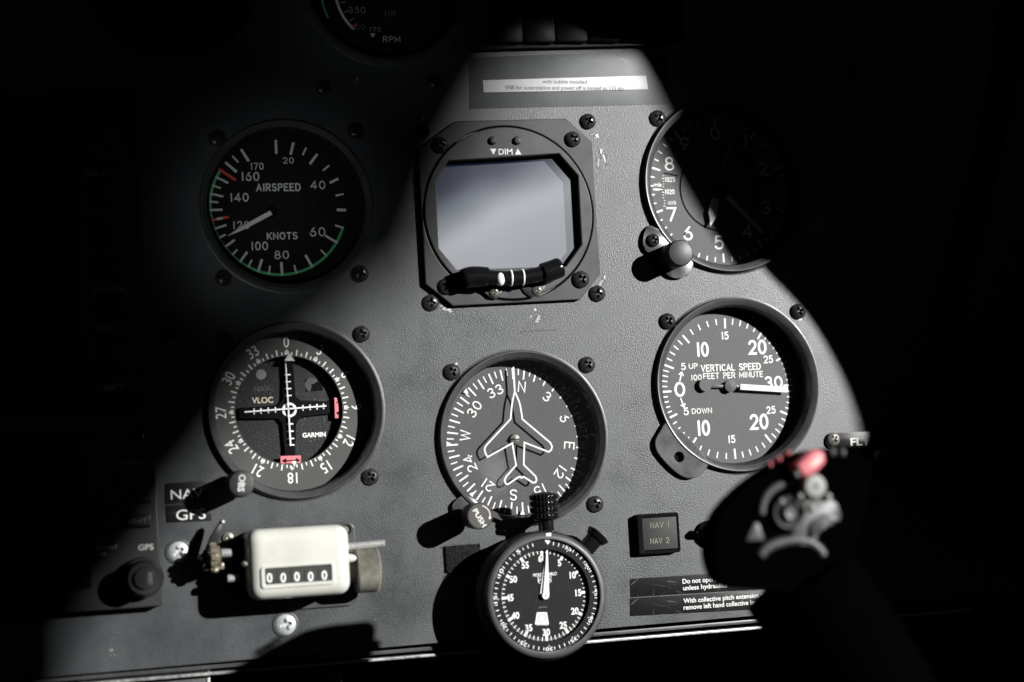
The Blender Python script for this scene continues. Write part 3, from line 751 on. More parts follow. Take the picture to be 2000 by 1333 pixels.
# ------------------------------------------------------------------ altimeter
I = Inst('altimeter', 'altimeter half lost in shadow with millibar window and setting knob', 'gauge', 1418, 362)
Rb = 171*I.s; s = I.s; Z = lambda zx, zy, h=0: I.L(1200+zx/3.332, 180+zy/3.332, h)
mb = bezel(I, Rb)
e1 = catmull([Z(*p, 2) for p in ((238, 868), (200, 905), (186, 965), (200, 1030), (255, 1060), (330, 1050), (380, 990), (330, 930))], 4)
e2 = catmull([Z(*p, 2) for p in ((330, 1170), (370, 1205), (430, 1212), (480, 1190), (515, 1130), (480, 1060), (380, 1080))], 4)
mb.use('bezel').prism(e1, 0, 2.3, .5).prism(e2, 0, 2.3, .5); mb.build('bezel', I.o)
screw(1275, 470, None, name='ear_screw', parent=I, h=2.3, k=.85)
dl = dialdisc(I, Rb, D, 'dial').build('dial', I.o)
cu, cv = I.L(1404, 371, -D); rt = 142*s
mk = MB('white')
for i in range(50):
    a = i*7.2; big_ = i % 5 == 0
    mk.tick(cu, cv, a, rt-(17 if big_ else 9)*s, rt, (3.6 if big_ else 2.5)*s, hh)
ir = 80*s
mk.use('void').ring(cu, cv, ir-1.6*s, ir+1.8*s, hh, 80)
q0, q1 = Z(325, 528, -D), Z(412, 547, -D); mk.line([q0, q1], 2.4*s, hh+.03)
mk.use('white')
for j in range(12):
    q = Z(322+ (8 if j > 8 else 0), 545+j*18, -D); l = (12 if j % 5 == 1 else 7)/3.332*s*1.1
    mk.line([(q[0]-l, q[1]), (q[0]+l*.2, q[1])], 1.3*s, hh, False)
mk.line([Z(258, 635, -D), Z(290, 635, -D)], 3.8*s, hh+.02); mk.line([Z(288, 635, -D), Z(322, 635, -D)], 1.7*s, hh)
mk.build('scale_markings', dl, 0)
tx = MB('white')
def st(t, zx, zy, hz, f=3.332, wz=0, wt=.13, mat_='white', **kw):
    q = Z(zx, zy, -D); hm = hz/f*s; tx.use(mat_).stroke(t, q[0], q[1], hh, hm, hm*wt, width=wz/f*I.sx if wz else None, **kw)
for t, zx, zy, hz in (('8', 357, 468, 90), ('7', 372, 797, 94), ('6', 478, 920, 92), ('5', 680, 980, 92), ('9', 457, 337, 88), ('4', 867, 905, 90), ('3', 985, 752, 90), ('2', 968, 500, 90), ('1', 855, 320, 90), ('0', 655, 270, 90)):
    st(t, zx, zy, hz, wt=.135)
st('mb', 281, 603, 28, wz=50, wt=.16); st('1025', 362, 570, 32, wz=64, wt=.14); st('1020', 360, 650, 32, wz=62, wt=.14); st('1015', 373, 722, 24, wz=54, wt=.14)
st('ALT', 570, 468, 40, wz=110, wt=.13, mat_='greymark')
tx.build('numerals', dl, 0)
hp = -D+2.5
mb = MB('cream_mark')
def blade(mb, pts, h, t=.5): mb.prism([Z(*p, h) for p in pts], h-t, h, .1)
blade(mb, ((640, 690), (680, 690), (672, 800), (630, 870), (612, 780)), hp)
mb.use('white'); blade(mb, ((622, 845), (633, 846), (629, 872), (624, 872)), hp+.1, .2)
mb.build('thousands_hand', I.o)
mb = MB('cream_mark'); blade(mb, ((722, 680), (748, 668), (985, 915), (968, 925)), hp+1.2); mb.build('hundreds_hand', I.o)
mb = MB('greymark'); blade(mb, ((708, 500), (722, 500), (780, 245), (765, 245)), hp+.6); mb.build('ten_thousands_hand', I.o)
mb = MB('void'); mb.lathe([(11*s, -D), (11*s, hp+1.6)], cu, cv, n=32, cap1=True); mb.build('hub', I.o)
HK = 16.0; q = I.L(1330, 494, HK); rk = 24.3*s
mb = MB('plastic'); mb.lathe([(rk*.95, 0), (rk*.95, 3), (rk*1.02, 4), (rk*1.02, HK-.7), (rk*.96, HK-.2)], *q, n=64)
mb.use('knobtop').lathe([(rk*.96, HK-.2), (rk*.9, HK), (.05, HK)], *q, n=64); mb.build('setting_knob', I.o)

# ------------------------------------------------------------------ course deviation indicator
I = Inst('course_indicator', 'course indicator with white cross needles and two pink flags', 'gauge', 578, 802)
Rb = 174*I.s; s = I.s; Z = lambda zx, zy, h=0: I.L(380+zx/3.3325, 620+zy/3.3325, h)
bezel(I, Rb).build('bezel', I.o)
DC = 7.4; cu, cv = Z(617, 603, -DC); hc = -DC+.06
mb = MB('card'); mb.ring(cu, cv, 106*s, Rb*.93, -DC, 96); mb.ring(cu, cv, 106*s, 106.2*s, -DC, 96)
mb.use('void').lathe([(106*s, -DC), (106*s, -DC-6)], cu, cv, n=96); card = mb.build('compass_card', I.o)
mk = MB('white')
for i in range(72):
    a = i*5
    if i % 6 == 0:
        for w_ in (-1.4, 0, 1.4): mk.tick(cu, cv, a+w_, 109*s, 119*s if w_ == 0 else 116*s, 2.0*s, hc+abs(w_)*.01)
    else:
        big_ = i % 2 == 0; mk.tick(cu, cv, a, 108*s, (120 if big_ else 114)*s, (2.5 if big_ else 2.2)*s, hc)
for i in range(12):
    a = i*30; t = str(i*3); x = cu+134*s*math.sin(R(a)); y = cv+134*s*math.cos(R(a))
    mk.text(t, x, y, hc, 21*s, rot=a, sx=.82, bold=.004)
mk.build('card_markings', card, 0)
DF = 12.5; hf = -DF+.06
mb = MB('speck'); mb.lathe([(115*s, -DF-.5), (115*s, -DF), (.05, -DF)], *Z(617, 603, -DF), n=96)
face = mb.build('face', I.o)
mk = MB('vloc'); q = Z(443, 540, -DF); mk.text('VLOC', q[0], q[1], hf, 11.5*s, width=138/3.33*I.sx, bold=.012)
mk.use('dimmark'); q = Z(437, 465, -DF); mk.text('NAV', q[0], q[1], hf, 11*s, width=98/3.33*I.sx, bold=.006)
mk.use('greymark'); q = Z(433, 373, -DF); mk.disc(q[0], q[1], 10*s, hf)
mk.use('white'); q = Z(778, 765, -DF); mk.text('GARMIN', q[0], q[1], hf, 8.8*s, width=154/3.33*I.sx, bold=.028)
mk.use('void'); w0 = [Z(*p, -DF) for p in ((718, 405), (830, 400), (835, 478), (722, 485))]; mk.poly(w0, hf-.02)
mk.use('card'); q = Z(765, 440, -DF); mk.ring(q[0], q[1], 2*s, 14*s, hf, 24, 200, 420)
mk.build('face_lettering', face, 0)
# black cross behind the needles
HN = -10.6
mb = MB('void')
mb.prism([Z(*p, HN) for p in ((578, 275), (640, 275), (655, 520), (690, 545), (880, 548), (880, 628), (690, 645), (658, 690), (655, 905), (585, 905), (575, 690), (545, 655), (290, 665), (290, 590), (545, 575), (580, 540))], -DF, HN, .3)
mb.build('cross_bar', I.o)
mb = MB('white')
mb.ring(*Z(618, 603, HN+.1), 9.8*s, 14.4*s, HN+.08, 48)
for k in range(4):
    for zx, zy in ((618+(k+1)*45*(-1.13 if False else 1)+ (0), 603),):
        pass
for zx in (388, 432, 480, 527, 706, 752, 797, 840):
    zy = 617-(zx-325)*.072; q = Z(zx, zy, HN+.1); mb.line([(q[0], q[1]-5.5*s), (q[0], q[1]+5.5*s)], 2.4*s, HN+.08, False)
for zy in (375, 420, 465, 510, 695, 742, 790, 832):
    zx = 597+(zy-285)*.055; q = Z(zx, zy, HN+.1); mb.line([(q[0]-7*s, q[1]), (q[0]+7*s, q[1])], 2.4*s, HN+.08, False)
mb.build('deviation_dots', I.o, 0)
mb = MB('white'); mb.prism([Z(*p, -9.4) for p in ((589, 285), (596, 285), (631, 838), (621, 838))], -9.8, -9.4, .05); mb.build('vertical_needle', I.o, 0)
mb = MB('white'); mb.prism([Z(*p, -9.4) for p in ((325, 612), (325, 622), (858, 582), (858, 573))], -9.8, -9.4, .05); mb.build('horizontal_needle', I.o, 0)
mb = MB('cream_mark'); mb.prism([Z(*p, -6.7) for p in ((617, 232), (651, 284), (585, 284))], -7.0, -6.6); mb.build('lubber_arrow', I.o, 0)
mb = MB('white'); mb.prism([Z(*p, -6.7) for p in ((632, 937), (664, 937), (650, 975))], -7.0, -6.6); mb.build('reciprocal_arrow', I.o, 0)
for nm, pts, arrows in (('flag', ((560, 904), (692, 900), (692, 965), (561, 968)), 'h'), ('flag', ((910, 523), (933, 524), (943, 655), (915, 658)), 'v')):
    mb = MB('pink'); mb.prism([Z(*p, -9.2) for p in pts], -9.6, -9.2)
    mb.use('void')
    if arrows == 'h':
        mb.line([Z(580, 935, -9.2), Z(675, 932, -9.2)], 2.6*s, -9.14, False)
        mb.poly([Z(*p, -9.2) for p in ((567, 935), (597, 916), (597, 952))], -9.12); mb.poly([Z(*p, -9.2) for p in ((688, 932), (660, 914), (660, 950))], -9.12)
    else:
        mb.poly([Z(*p, -9.2) for p in ((917, 560), (934, 556), (933, 545))], -9.14); mb.poly([Z(*p, -9.2) for p in ((921, 618), (940, 615), (934, 640))], -9.14)
    mb.build('flag', I.o, 0)
HK = 20.5; q = I.L(472, 945, HK); rk = 24.2*s
mb = MB('plastic'); mb.lathe([(rk*.7, 0), (rk*.7, 4), (rk*1.06, 5), (rk*1.06, HK-1.4), (rk*.99, HK-.7)], *q, n=96, teeth=24, depth=.45, tset=(2, 3))
mb.use('knobtop').lathe([(rk*.99, HK-.7), (rk*.94, HK), (rk*.88, HK+.1), (.05, HK+.25)], *q, n=96)
kb = mb.build('course_knob', I.o)
mb = MB('white'); q = I.L(472, 944, HK+.3); mb.text('OBS', q[0], q[1], HK+.36, 12*s, rot=98, width=32*s, bold=.02); mb.build('knob_lettering', kb, 0)

# ------------------------------------------------------------------ heading indicator
I = Inst('heading_indicator', 'heading indicator with white outline aeroplane over a grey compass card', 'gauge', 1021.5, 854.5)
Rb = 171*I.s; s = I.s; Z = lambda zx, zy, h=0: I.L(780+zx/3.029, 660+zy/3.029, h)
mb = bezel(I, Rb); mb.use('bezel')
e1 = catmull([Z(*p, 2) for p in ((340, 955), (315, 990), (320, 1030), (380, 1060), (480, 1060), (470, 980), (400, 930))], 4); mb.prism(e1, 0, 2.2, .4)
mb.prism([Z(*p, 2) for p in ((640, 1070), (830, 1055), (850, 1100), (650, 1122))], 0, 2.6, .5)
mb.build('bezel', I.o)
dl = dialdisc(I, Rb, D, 'dial').build('compass_card', I.o)
cu, cv = I.L(1011, 861, -D); rt = 143.5*s; off = 9.0
mk = MB('white')
for i in range(72):
    a = i*5+off; big_ = i % 2 == 0
    mk.tick(cu, cv, a, rt-(22 if big_ else 14)*s, rt, (3.2 if big_ else 2.4)*s, hh)
for i, t in enumerate(('N', '3', '6', 'E', '12', '15', 'S', '21', '24', 'W', '30', '33')):
    a = i*30+off-1; rn = 107*s; mk.stroke(t, cu+rn*math.sin(R(a)), cv+rn*math.cos(R(a)), hh, (22 if t in 'NESW' else 20)*s, 2.7*s, rot=a, sx=1.0 if t not in 'NW' else .9, gap=.3)
mk.build('card_markings', dl, 0)
mk = MB('white')
for i in range(8):
    a = R(90-i*45); r1, r2 = rt+2*s, rt-8*s
    if i == 0: continue
    mk = MB('white'); mk.poly([(cu+r1*math.cos(a+.035), cv+r1*math.sin(a+.035)), (cu+r1*math.cos(a-.035), cv+r1*math.sin(a-.035)), (cu+r2*math.cos(a), cv+r2*math.sin(a))], -D+1.2); mk.build('lubber_triangle', I.o, 0)
HA = -4.7
mb = MB('white'); wl_ = 3.3*s
mb.line([Z(*p, HA) for p in ((675, 178), (683, 318))], 3.6*s, HA)
left = catmull([Z(*p, HA) for p in ((683, 318), (668, 385), (658, 482))], 5, False)
mb.line(left+[Z(*p, HA) for p in ((658, 482), (522, 628), (508, 646), (504, 662), (510, 684), (522, 706), (668, 624), (691, 755), (632, 822), (622, 845), (630, 864), (642, 868), (700, 828), (714, 822), (722, 830), (735, 822), (790, 858), (806, 856), (812, 840), (806, 820), (736, 752), (740, 620), (884, 676), (898, 664), (904, 645), (894, 622), (728, 482))] +
        catmull([Z(*p, HA) for p in ((728, 482), (712, 390), (683, 318))], 5, False), wl_, HA+.02)
mb.v = [(u, v, h) for u, v, h in mb.v]
ap = MB('white'); ap.v = mb.v + [(u, v, h-.25) for u, v, h in mb.v]; nv = len(mb.v)
ap.f = mb.f + [tuple(i+nv for i in f) for f in mb.f]; ap.mi = [0]*len(ap.f)
ap.build('aeroplane_symbol', I.o, 0)
q = Z(683, 600, -D+1); mb = MB('nickel'); mb.lathe([(11*s, -D), (11*s, -D+.6), (9*s, -D+1.6), (.05, -D+2)], *q, n=40); mb.use('void').box(q[0]-10*s, q[0]+10*s, q[1]-.9*s, q[1]+.9*s, -D+1.5, -D+2.06); mb.build('centre_screw', I.o)
mb = MB('glass'); gq = I.L(1021, 854.5, 0.6); mb.disc(gq[0], gq[1], Rb*.913, 0.7, 96); mb.build('cover_glass', I.o, 0)
HK = 22.0; q = I.L(938, 1008, HK); rk = 25.5*s
mb = MB('plastic'); mb.lathe([(2.4, 0), (2.4, 6.5), (rk*.72, 7.2), (rk*.95, 8.4), (rk*1.0, HK-1.2), (rk*.97, HK-.3), (rk*.93, HK-.3)], *q, n=64)
kb = mb.build('push_knob', I.o)
mb = MB('pushcap'); mb.lathe([(rk*.93, HK-.4), (rk*.9, HK), (.05, HK)], *q, n=64); cap = mb.build('knob_cap', kb)
mb = MB('white'); qq = I.L(938, 1011, HK); mb.text('PUSH', qq[0]-.3, qq[1]-.2, HK+.07, 9.5*s, rot=61, width=37*s, bold=.012)
mb.ring(q[0], q[1], rk*.72, rk*.78, HK+.05, 30, 15, 100); a = R(90-100); mb.poly([(q[0]+rk*.62*math.cos(a), q[1]+rk*.62*math.sin(a)), (q[0]+rk*.88*math.cos(a), q[1]+rk*.88*math.sin(a)), (q[0]+rk*.75*math.cos(a-.25), q[1]+rk*.75*math.sin(a-.25))], HK+.06)
mb.build('cap_lettering', kb, 0)

# ------------------------------------------------------------------ vertical speed indicator
I = Inst('vertical_speed_indicator', 'sunlit vertical speed gauge with white pointer at the right', 'gauge', 1439, 752)
Rb = 171*I.s; s = I.s; Z = lambda zx, zy, h=0: I.L(1240+zx/3.3327, 560+zy/3.3327, h)
mb = bezel(I, Rb); mb.use('bezel')
er = catmull([Z(*p, 2) for p in ((215, 880), (160, 945), (130, 1010), (148, 1085), (240, 1190), (320, 1243), (385, 1247), (440, 1212), (475, 1150), (420, 1060), (320, 960))], 5)
qh = Z(288, 1110, 2.5)
mb.plate([er, circ(qh[0], qh[1], 2.5, 28)], 0, 2.5, .4); mb.use('void').lathe([(2.45, 2.0), (2.45, .1), (.05, .1)], *qh, n=28)
mb.build('bezel', I.o)
dl = dialdisc(I, Rb, D, 'dial').build('dial', I.o)
cu, cv = Z(605, 664, -D); rt = 138.5*s
mk = MB('white')
def vang(k):
    xs = [(0, 0), (5, 22), (10, 51.5), (15, 92), (20, 127), (25, 155), (30, 180)]
    for (a, b_), (c, d_) in zip(xs, xs[1:]):
        if k <= c: return b_+(d_-b_)*(k-a)/(c-a)
for sg in (1, -1):
    for k in range(0, 31):
        if k in (0, 30) and sg < 0: continue
        a = 270-.5+sg*vang(k); big_ = k % 5 == 0
        mk.tick(cu, cv, a, rt-(20 if big_ else 12)*s, rt, (3.6 if big_ else 2.4)*s, hh)
mk.build('scale_markings', dl, 0)
tx = MB('white')
for t, zx, zy, hz, wz in (('10', 440, 410, 98, 82), ('15', 586, 320, 52, 48), ('20', 797, 395, 98, 122), ('25', 868, 474, 52, 62), ('30', 902, 624, 82, 122), ('5', 315, 521, 46, 0), ('UP', 380, 518, 36, 58),
                          ('VERTICAL SPEED', 625, 526, 46, 394), ('100', 400, 592, 38, 70), ('FEET PER MINUTE', 640, 577, 40, 394), ('0', 292, 670, 98, 0), ('5', 333, 813, 50, 0), ('DOWN', 436, 809, 36, 130),
                          ('10', 446, 921, 104, 86), ('20', 808, 880, 104, 124), ('25', 885, 804, 50, 62), ('15', 630, 994, 52, 48)):
    st(t, zx, zy, hz, 3.3327, wz, .155 if hz > 60 else .14 if hz < 45 else .15, gap=.28)
for a, b_ in (((293, 612), (303, 565)), ((299, 730), (317, 778))):
    tx.line([Z(*a, -D), Z(*b_, -D)], 2.6*s, hh)
    dx = Vector(Z(*b_, -D))-Vector(Z(*a, -D)); dx.normalize(); nx = Vector((-dx.y, dx.x)); t_ = Vector(Z(*b_, -D))+dx*2.5*s
    tx.line([tuple(t_-dx*6*s+nx*4.5*s), tuple(t_), tuple(t_-dx*6*s-nx*4.5*s)], 2.2*s, hh+.04)
tx.build('numerals', dl, 0)
hp = -D+3.2
mb = MB('white'); mb.prism([Z(*p, hp) for p in ((687, 634), (994, 655), (996, 690), (686, 672))], hp-.6, hp, .12)
mb.use('anod2').prism([Z(*p, hp-.6) for p in ((615, 640), (690, 644), (690, 660), (615, 658))], hp-1.2, hp-.6, .1)
mb.prism([Z(*p, hp-1.6) for p in ((455, 638), (620, 642), (620, 660), (455, 660))], hp-2.0, hp-1.4, .1)
mb.lathe([(3.3, hp-2.2), (3.3, hp-.9), (.05, hp-.9)], *Z(458, 640, hp-1.4), n=32)
mb.lathe([(3.0, -D), (3.0, hp-.5), (.05, hp-.4)], *Z(622, 648, hp-.8), n=32); mb.build('pointer', I.o)

# ------------------------------------------------------------------ stopwatch
I = Inst('stopwatch', 'black round stopwatch with white hand fixed at the bottom of the panel', 'stopwatch', 1068, 1165)
HW = 24.0; s_ = (P(1068, 1164, HW)-P(1068, 1166, HW)).length*500; s = s_
Z = lambda zx, zy, h=0: I.L(820+zx/4.002, 1000+zy/4.002, h)
c_ = Z(990, 657, HW-1); Rw = 130*s
mb = MB('watch')
mb.lathe([(Rw*.86, 1), (Rw*.93, 3), (Rw*.97, 6), (Rw*.97, 14), (Rw*.93, 15.5)], *c_, n=120, cap0=True)
mb.use('plastic').lathe([(Rw*.93, 15.5), (Rw*.985, 16.2), (Rw*.985, HW-3.4), (Rw*.95, HW-2.6)], *c_, n=480, teeth=120, depth=.55, tset=(1, 2))
body = mb.build('case', I.o)
mb = MB('watch'); mb.lathe([(Rw*.955, HW-3.4), (Rw*.95, HW-1.6), (Rw*.93, HW-.6), (Rw*.89, HW), (Rw*.858, HW-.1), (Rw*.85, HW-.8)], *c_, n=160)
q = Z(1006, 179, HW); mb.use('white').box(q[0]-2.9*s*2, q[0]+2.9*s*2, q[1]-3.4*s, q[1]+3.4*s, HW-1.2, HW-.02, .3)
mb.build('rotating_bezel', I.o)
# flange with the outer scale
hfl = HW-1.6; mb = MB('watch_dial'); mb.ring(*c_, Rw*.70, Rw*.862, hfl, 120)
mb.use('steel').ring(*c_, Rw*.846, Rw*.854, hfl+.06, 120); fl = mb.build('outer_ring', I.o)
cu, cv = c_; tilt = 3.2
mk = MB('white'); hm_ = hfl+.07
for i in range(60):
    a = i*6
    if i == 0: continue
    if i % 5 == 0:
        t = str(60-i); rr_ = Rw*.80
        mk.text(t, cu+rr_*math.sin(R(a)), cv+rr_*math.cos(R(a)), hm_, 7.2*s, rot=a+(0 if True else 0), width=(15 if len(t) > 1 else 8)*s, bold=.012)
        mk.tick(cu, cv, a-6.2, Rw*.775, Rw*.82, 1.5*s, hm_); mk.tick(cu, cv, a+6.2, Rw*.775, Rw*.82, 1.5*s, hm_)
        a2 = R(90-a); mk.disc(cu+Rw*.752*math.cos(a2), cv+Rw*.752*math.sin(a2), 1.1*s, hm_, 10)
    elif i % 5 not in (1, 4):
        mk.tick(cu, cv, a, Rw*.77, Rw*.82, 1.7*s, hm_)
q = Z(1000, 238, hfl); w = 7*s; mk.poly([(q[0]-w, q[1]+w*.7), (q[0]+w, q[1]+w*.7), (q[0], q[1]-w*.7)], hm_+.02)
mk.build('ring_numerals', fl, 0)
hd = HW-3.6; mb = MB('watch_dial'); mb.lathe([(Rw*.72, hd-.6), (Rw*.72, hd), (.05, hd)], *c_, n=100); mb.use('bezel_wall').lathe([(Rw*.70, hfl), (Rw*.708, hd)], *c_, n=100)
dl = mb.build('dial', I.o)
c2 = Z(972, 652, hd); mk = MB('white'); h2 = hd+.06; r_ = 89.5*s
mk.use('greymark')
for i in range(300):
    if i % 5: mk.tick(*c2, i*1.2, r_-4.2*s, r_, .75*s, h2-.02)
mk.use('white')
for i in range(60):
    if i % 5 == 0: mk.tick(*c2, i*6, r_-12.5*s, r_, 5.4*s, h2)
    else: mk.tick(*c2, i*6, r_-8*s, r_, 1.7*s, h2)
for i in range(1, 13):
    a = R(i*30); rn = (71 if i not in (12, 6) else 72.5)*s
    mk.text(str(i*5), c2[0]+rn*math.sin(a), c2[1]+rn*math.cos(a), h2, 12.6*s, sx=.86, bold=.03)
q = Z(978, 489, hd); mk.text('MONTE CARLO', q[0], q[1], h2, 6.0*s, width=49*s, bold=.018)
q = Z(975, 534, hd); mk.text('HEUER', q[0], q[1]+.3*s, h2, 7.0*s, width=25*s, bold=.016)
sh = [(-14, 7), (14, 7), (13, -4), (0, -10), (-13, -4), (-14, 7)]; mk.line([(q[0]+a*s, q[1]+b_*s) for a, b_ in sh], .9*s, h2)
q = Z(962, 746, hd); mk.use('greymark').text('SWISS', q[0], q[1], h2, 2.6*s, width=17*s)
mk.use('white'); mk.poly([Z(*p, hd) for p in ((915, 786), (993, 786), (1008, 878), (900, 876))], h2)
mk.use('cream_mark').poly([Z(*p, hd) for p in ((900, 877), (1008, 879), (1000, 887), (908, 885))], h2)
mk.use('ink'); q = Z(953, 832, hd); mk.ring(q[0], q[1], 6.9*s, 7.9*s, h2+.05, 36)
mk.build('dial_markings', dl, 0)
hp = hd+1.3; piv = Z(981, 655, hp)
mb = MB('white'); mb.prism([Z(*p, hp) for p in ((962, 650), (1012, 650), (1003, 400), (999, 270), (992, 270), (984, 400))], hp-.4, hp, .08)
mb.lathe([(7.4*s, hp-.5), (7.4*s, hp+.3), (6.4*s, hp+.5), (1.8*s, hp+.5)], *piv, n=32); mb.use('void').lathe([(1.8*s, hp+.5), (.05, hp+.5)], *piv, n=16)
mb.build('seconds_hand', I.o)
mb = MB('white'); mb.prism([Z(*p, hp-.7) for p in ((940, 645), (972, 645), (976, 395), (972, 395))], hp-1.0, hp-.7, .05); mb.build('minute_hand', I.o)
# crown and pusher
top = Z(985, 120, 12); hcw = 13.0
mb = MB('gloss'); mb.lathe([(3.8, -3), (3.8, 8), (3.2, 8)], top[0], top[1], axis='v', h=hcw, n=32)
qt = I.L(1062, 988, hcw); dv = qt[1]-top[1]; k0 = dv-6.2
prof = [(3.0, k0-.8), (5.2, k0-.6)]
for j in range(4): prof += [(6.2, k0+j*3.0), (6.9, k0+j*3.0+.4), (6.9, k0+j*3.0+2.2), (6.2, k0+j*3.0+2.6)]
prof += [(5.0, k0+12.4), (.05, k0+12.8)]
mb.use('gloss').lathe(prof, top[0]+(qt[0]-top[0])*.75, top[1], axis='v', h=hcw, n=96, teeth=24, depth=.5, tset=(3, 4, 7, 8, 11, 12, 15, 16))
mb.build('crown', I.o)
pa, pb = Vector((*I.L(1138, 1080, 12), 12)), Vector((*I.L(1170, 1043, 12), 12)); dd = (pb-pa).normalized()
mb = MB('gloss'); mb.tube([pa, pb-dd*3.4, pb-dd*3.3, pb-dd*.9, pb-dd*.4, pb], [4.2, 4.2, 4.9, 6.0, 6.0, 5.4], 28); mb.build('pusher', I.o)
# velcro
V = Inst('velcro_patch', 'square patch of black fuzzy hook tape left of the stopwatch', 'tape patch', 905, 1092)
mb = MB('velcro'); pts = V.Ls([(870, 1068), (938, 1062), (940, 1128), (873, 1118)], 1.5); mb.prism(pts, 0, 1.4, .3)
vr = random.Random(5); xs = [p[0] for p in pts]; ys = [p[1] for p in pts]
for _ in range(420):
    u, v = vr.uniform(min(xs)-.3, max(xs)+.3), vr.uniform(min(ys)-.2, max(ys)+.2); a = vr.uniform(0, 6.28)
    mb.tube([(u, v, 1.2), (u+.5*math.cos(a), v+.5*math.sin(a), 1.9), (u+1.0*math.cos(a), v+1.0*math.sin(a), 1.7)], .07, 4, False)
mb.build('hook_tape', V.o)

# ------------------------------------------------------------------ mechanical counter
I = Inst('tally_counter', 'cream mechanical counter showing five zeros with knurled reset knob', 'counter', 588, 1105)
s = I.s; Z = lambda zx, zy, h=0: I.L(300+zx/3.776, 980+zy/3.776, h)
mb = MB('bezel'); p_ = [Z(*p, 1.5) for p in ((500, 205), (1480, 150), (1500, 790), (350, 850))]
u0, u1 = p_[0][0], p_[1][0]; v1 = (p_[0][1]+p_[1][1])/2; v0 = Z(1000, 800, 1.5)[1]
hole = Z(1423, 207, 1.6)
mb.plate([rrect(u0-2, u1, v0, v1, 4), circ(hole[0], hole[1], 2.2, 24)], 0, 1.6, .3); base = mb.build('base_plate', I.o)
q = Z(1418, 208, 1.6); mb = MB('nickel'); mb.lathe([(2.1, .1), (1.8, .5), (.05, .6)], *q, n=24); mb.build('base_screw', base)
q = Z(548, 266, 1.6); mb = MB('nickel'); mb.lathe([(2.6, 1.6), (2.4, 2.6), (1.0, 3.0), (.05, 2.5)], *q, n=28); mb.build('base_screw', base)
HB = 26.0
a0, a1 = Z(712, 700, HB), Z(1448, 240, HB)
w0, w1, z0, z1 = a0[0], a1[0], Z(1080, 712, HB)[1], Z(1060, 188, HB)[1]
mb = MB('cream')
bm = bmesh.new(); bmesh.ops.create_cube(bm, size=1)
for w in bm.verts: w.co = Vector(((w0+w1)/2+w.co.x*(w1-w0), (z0+z1)/2+w.co.y*(z1-z0), (HB+2)/2+w.co.z*(HB-2)))
bmesh.ops.bevel(bm, geom=[e for e in bm.edges if any(w.co.z > 10 for w in e.verts)], offset=6.4, segments=9, profile=.55, affect='EDGES')
bm.verts.index_update(); mb.add([tuple(w.co) for w in bm.verts], [tuple(w.index for w in f.verts) for f in bm.faces]); bm.free()
ch = mb.build('housing', I.o, 40)
for zx, zy in ((712, 458), (1440, 420)):
    q = Z(zx, zy, HB-5); mb = MB('cream'); mb.ball(q[0], q[1], HB-6.5, 3.9, 2.1, 3.2, 24); mb.build('side_lug', ch)
f0, f1 = Z(792, 545, HB)[0], Z(1335, 545, HB)[0]
ft, fb = Z(1065, 462, HB)[1], Z(1065, 628, HB)[1]
mb = MB('cream'); o_ = rrect(f0, f1, fb, ft, 1.6); i_ = rrect(Z(820, 540, HB)[0], Z(1312, 540, HB)[0], Z(1065, 598, HB)[1], Z(1065, 478, HB)[1], .5)
mb.plate([o_, i_], HB-.4, HB+.7, .3); wf = mb.build('window_frame', ch)
mb = MB('ink'); mb.box(Z(812, 540, HB)[0], Z(1318, 540, HB)[0], Z(1065, 603, HB)[1], Z(1065, 472, HB)[1], HB-.2, HB+.06); mb.build('window_recess', ch, 0)
for k in range(5):
    q = Z(855+k*101, 560-k*5, HB+.1); mb = MB('ink'); w = 9.5*s
    qc = Z(855+k*101, 541, HB+.1)
    mb.box(q[0]-11.6*s, q[0]+11.6*s, qc[1]-14.5*s, qc[1]+14.5*s, HB+.06, HB+.25, .1)
    mb.use('white').text('0', q[0], q[1]-1.2*s+(.12, -.1, .05, -.18, .1)[k], HB+.3, 17.0*s, width=10.5*s, bold=.02); mb.build('digit_wheel', ch, 0)
HX = 13.0
def knurl(mb, u0_, u1_, v, h, r, nu, na, d):
    vs = []; fs = []
    for i in range(nu+1):
        for j in range(na):
            rr_ = r+(d if (i+j) % 2 else -d) if 0 < i < nu else r-d; a = 2*math.pi*j/na
            vs.append((u0_+(u1_-u0_)*i/nu, v+rr_*math.cos(a), h+rr_*math.sin(a)))
    for i in range(nu):
        for j in range(na): fs.append((i*na+j, i*na+(j+1) % na, (i+1)*na+(j+1) % na, (i+1)*na+j))
    fs.append(tuple(range(na))); fs.append(tuple(nu*na+j for j in range(na)))
    mb.add(vs, fs)
kc = Z(1590, 507, HX+9); ku0, ku1 = Z(1512, 507, HX+8)[0], Z(1676, 507, HX+8)[0]
mb = MB('knurled'); knurl(mb, ku0, ku1, kc[1], HX, 10.2, 16, 80, .24)
kn = mb.build('reset_knob', I.o, 0)
mb = MB('nickel'); mb.tube([(w1-2, kc[1], HX), (ku0, kc[1], HX)], [5.6, 5.6], 24); mb.build('knob_collar', kn)
q0, q1 = Z(1478, 327, 16), Z(1703, 308, 16); mb = MB('steel'); mb.tube([(q0[0]-6, q0[1]-.4, 16), (q1[0]-.4, q1[1], 16), (q1[0], q1[1], 16)], [1.75, 1.75, 1.3], 20); mb.build('lever_shaft', I.o)
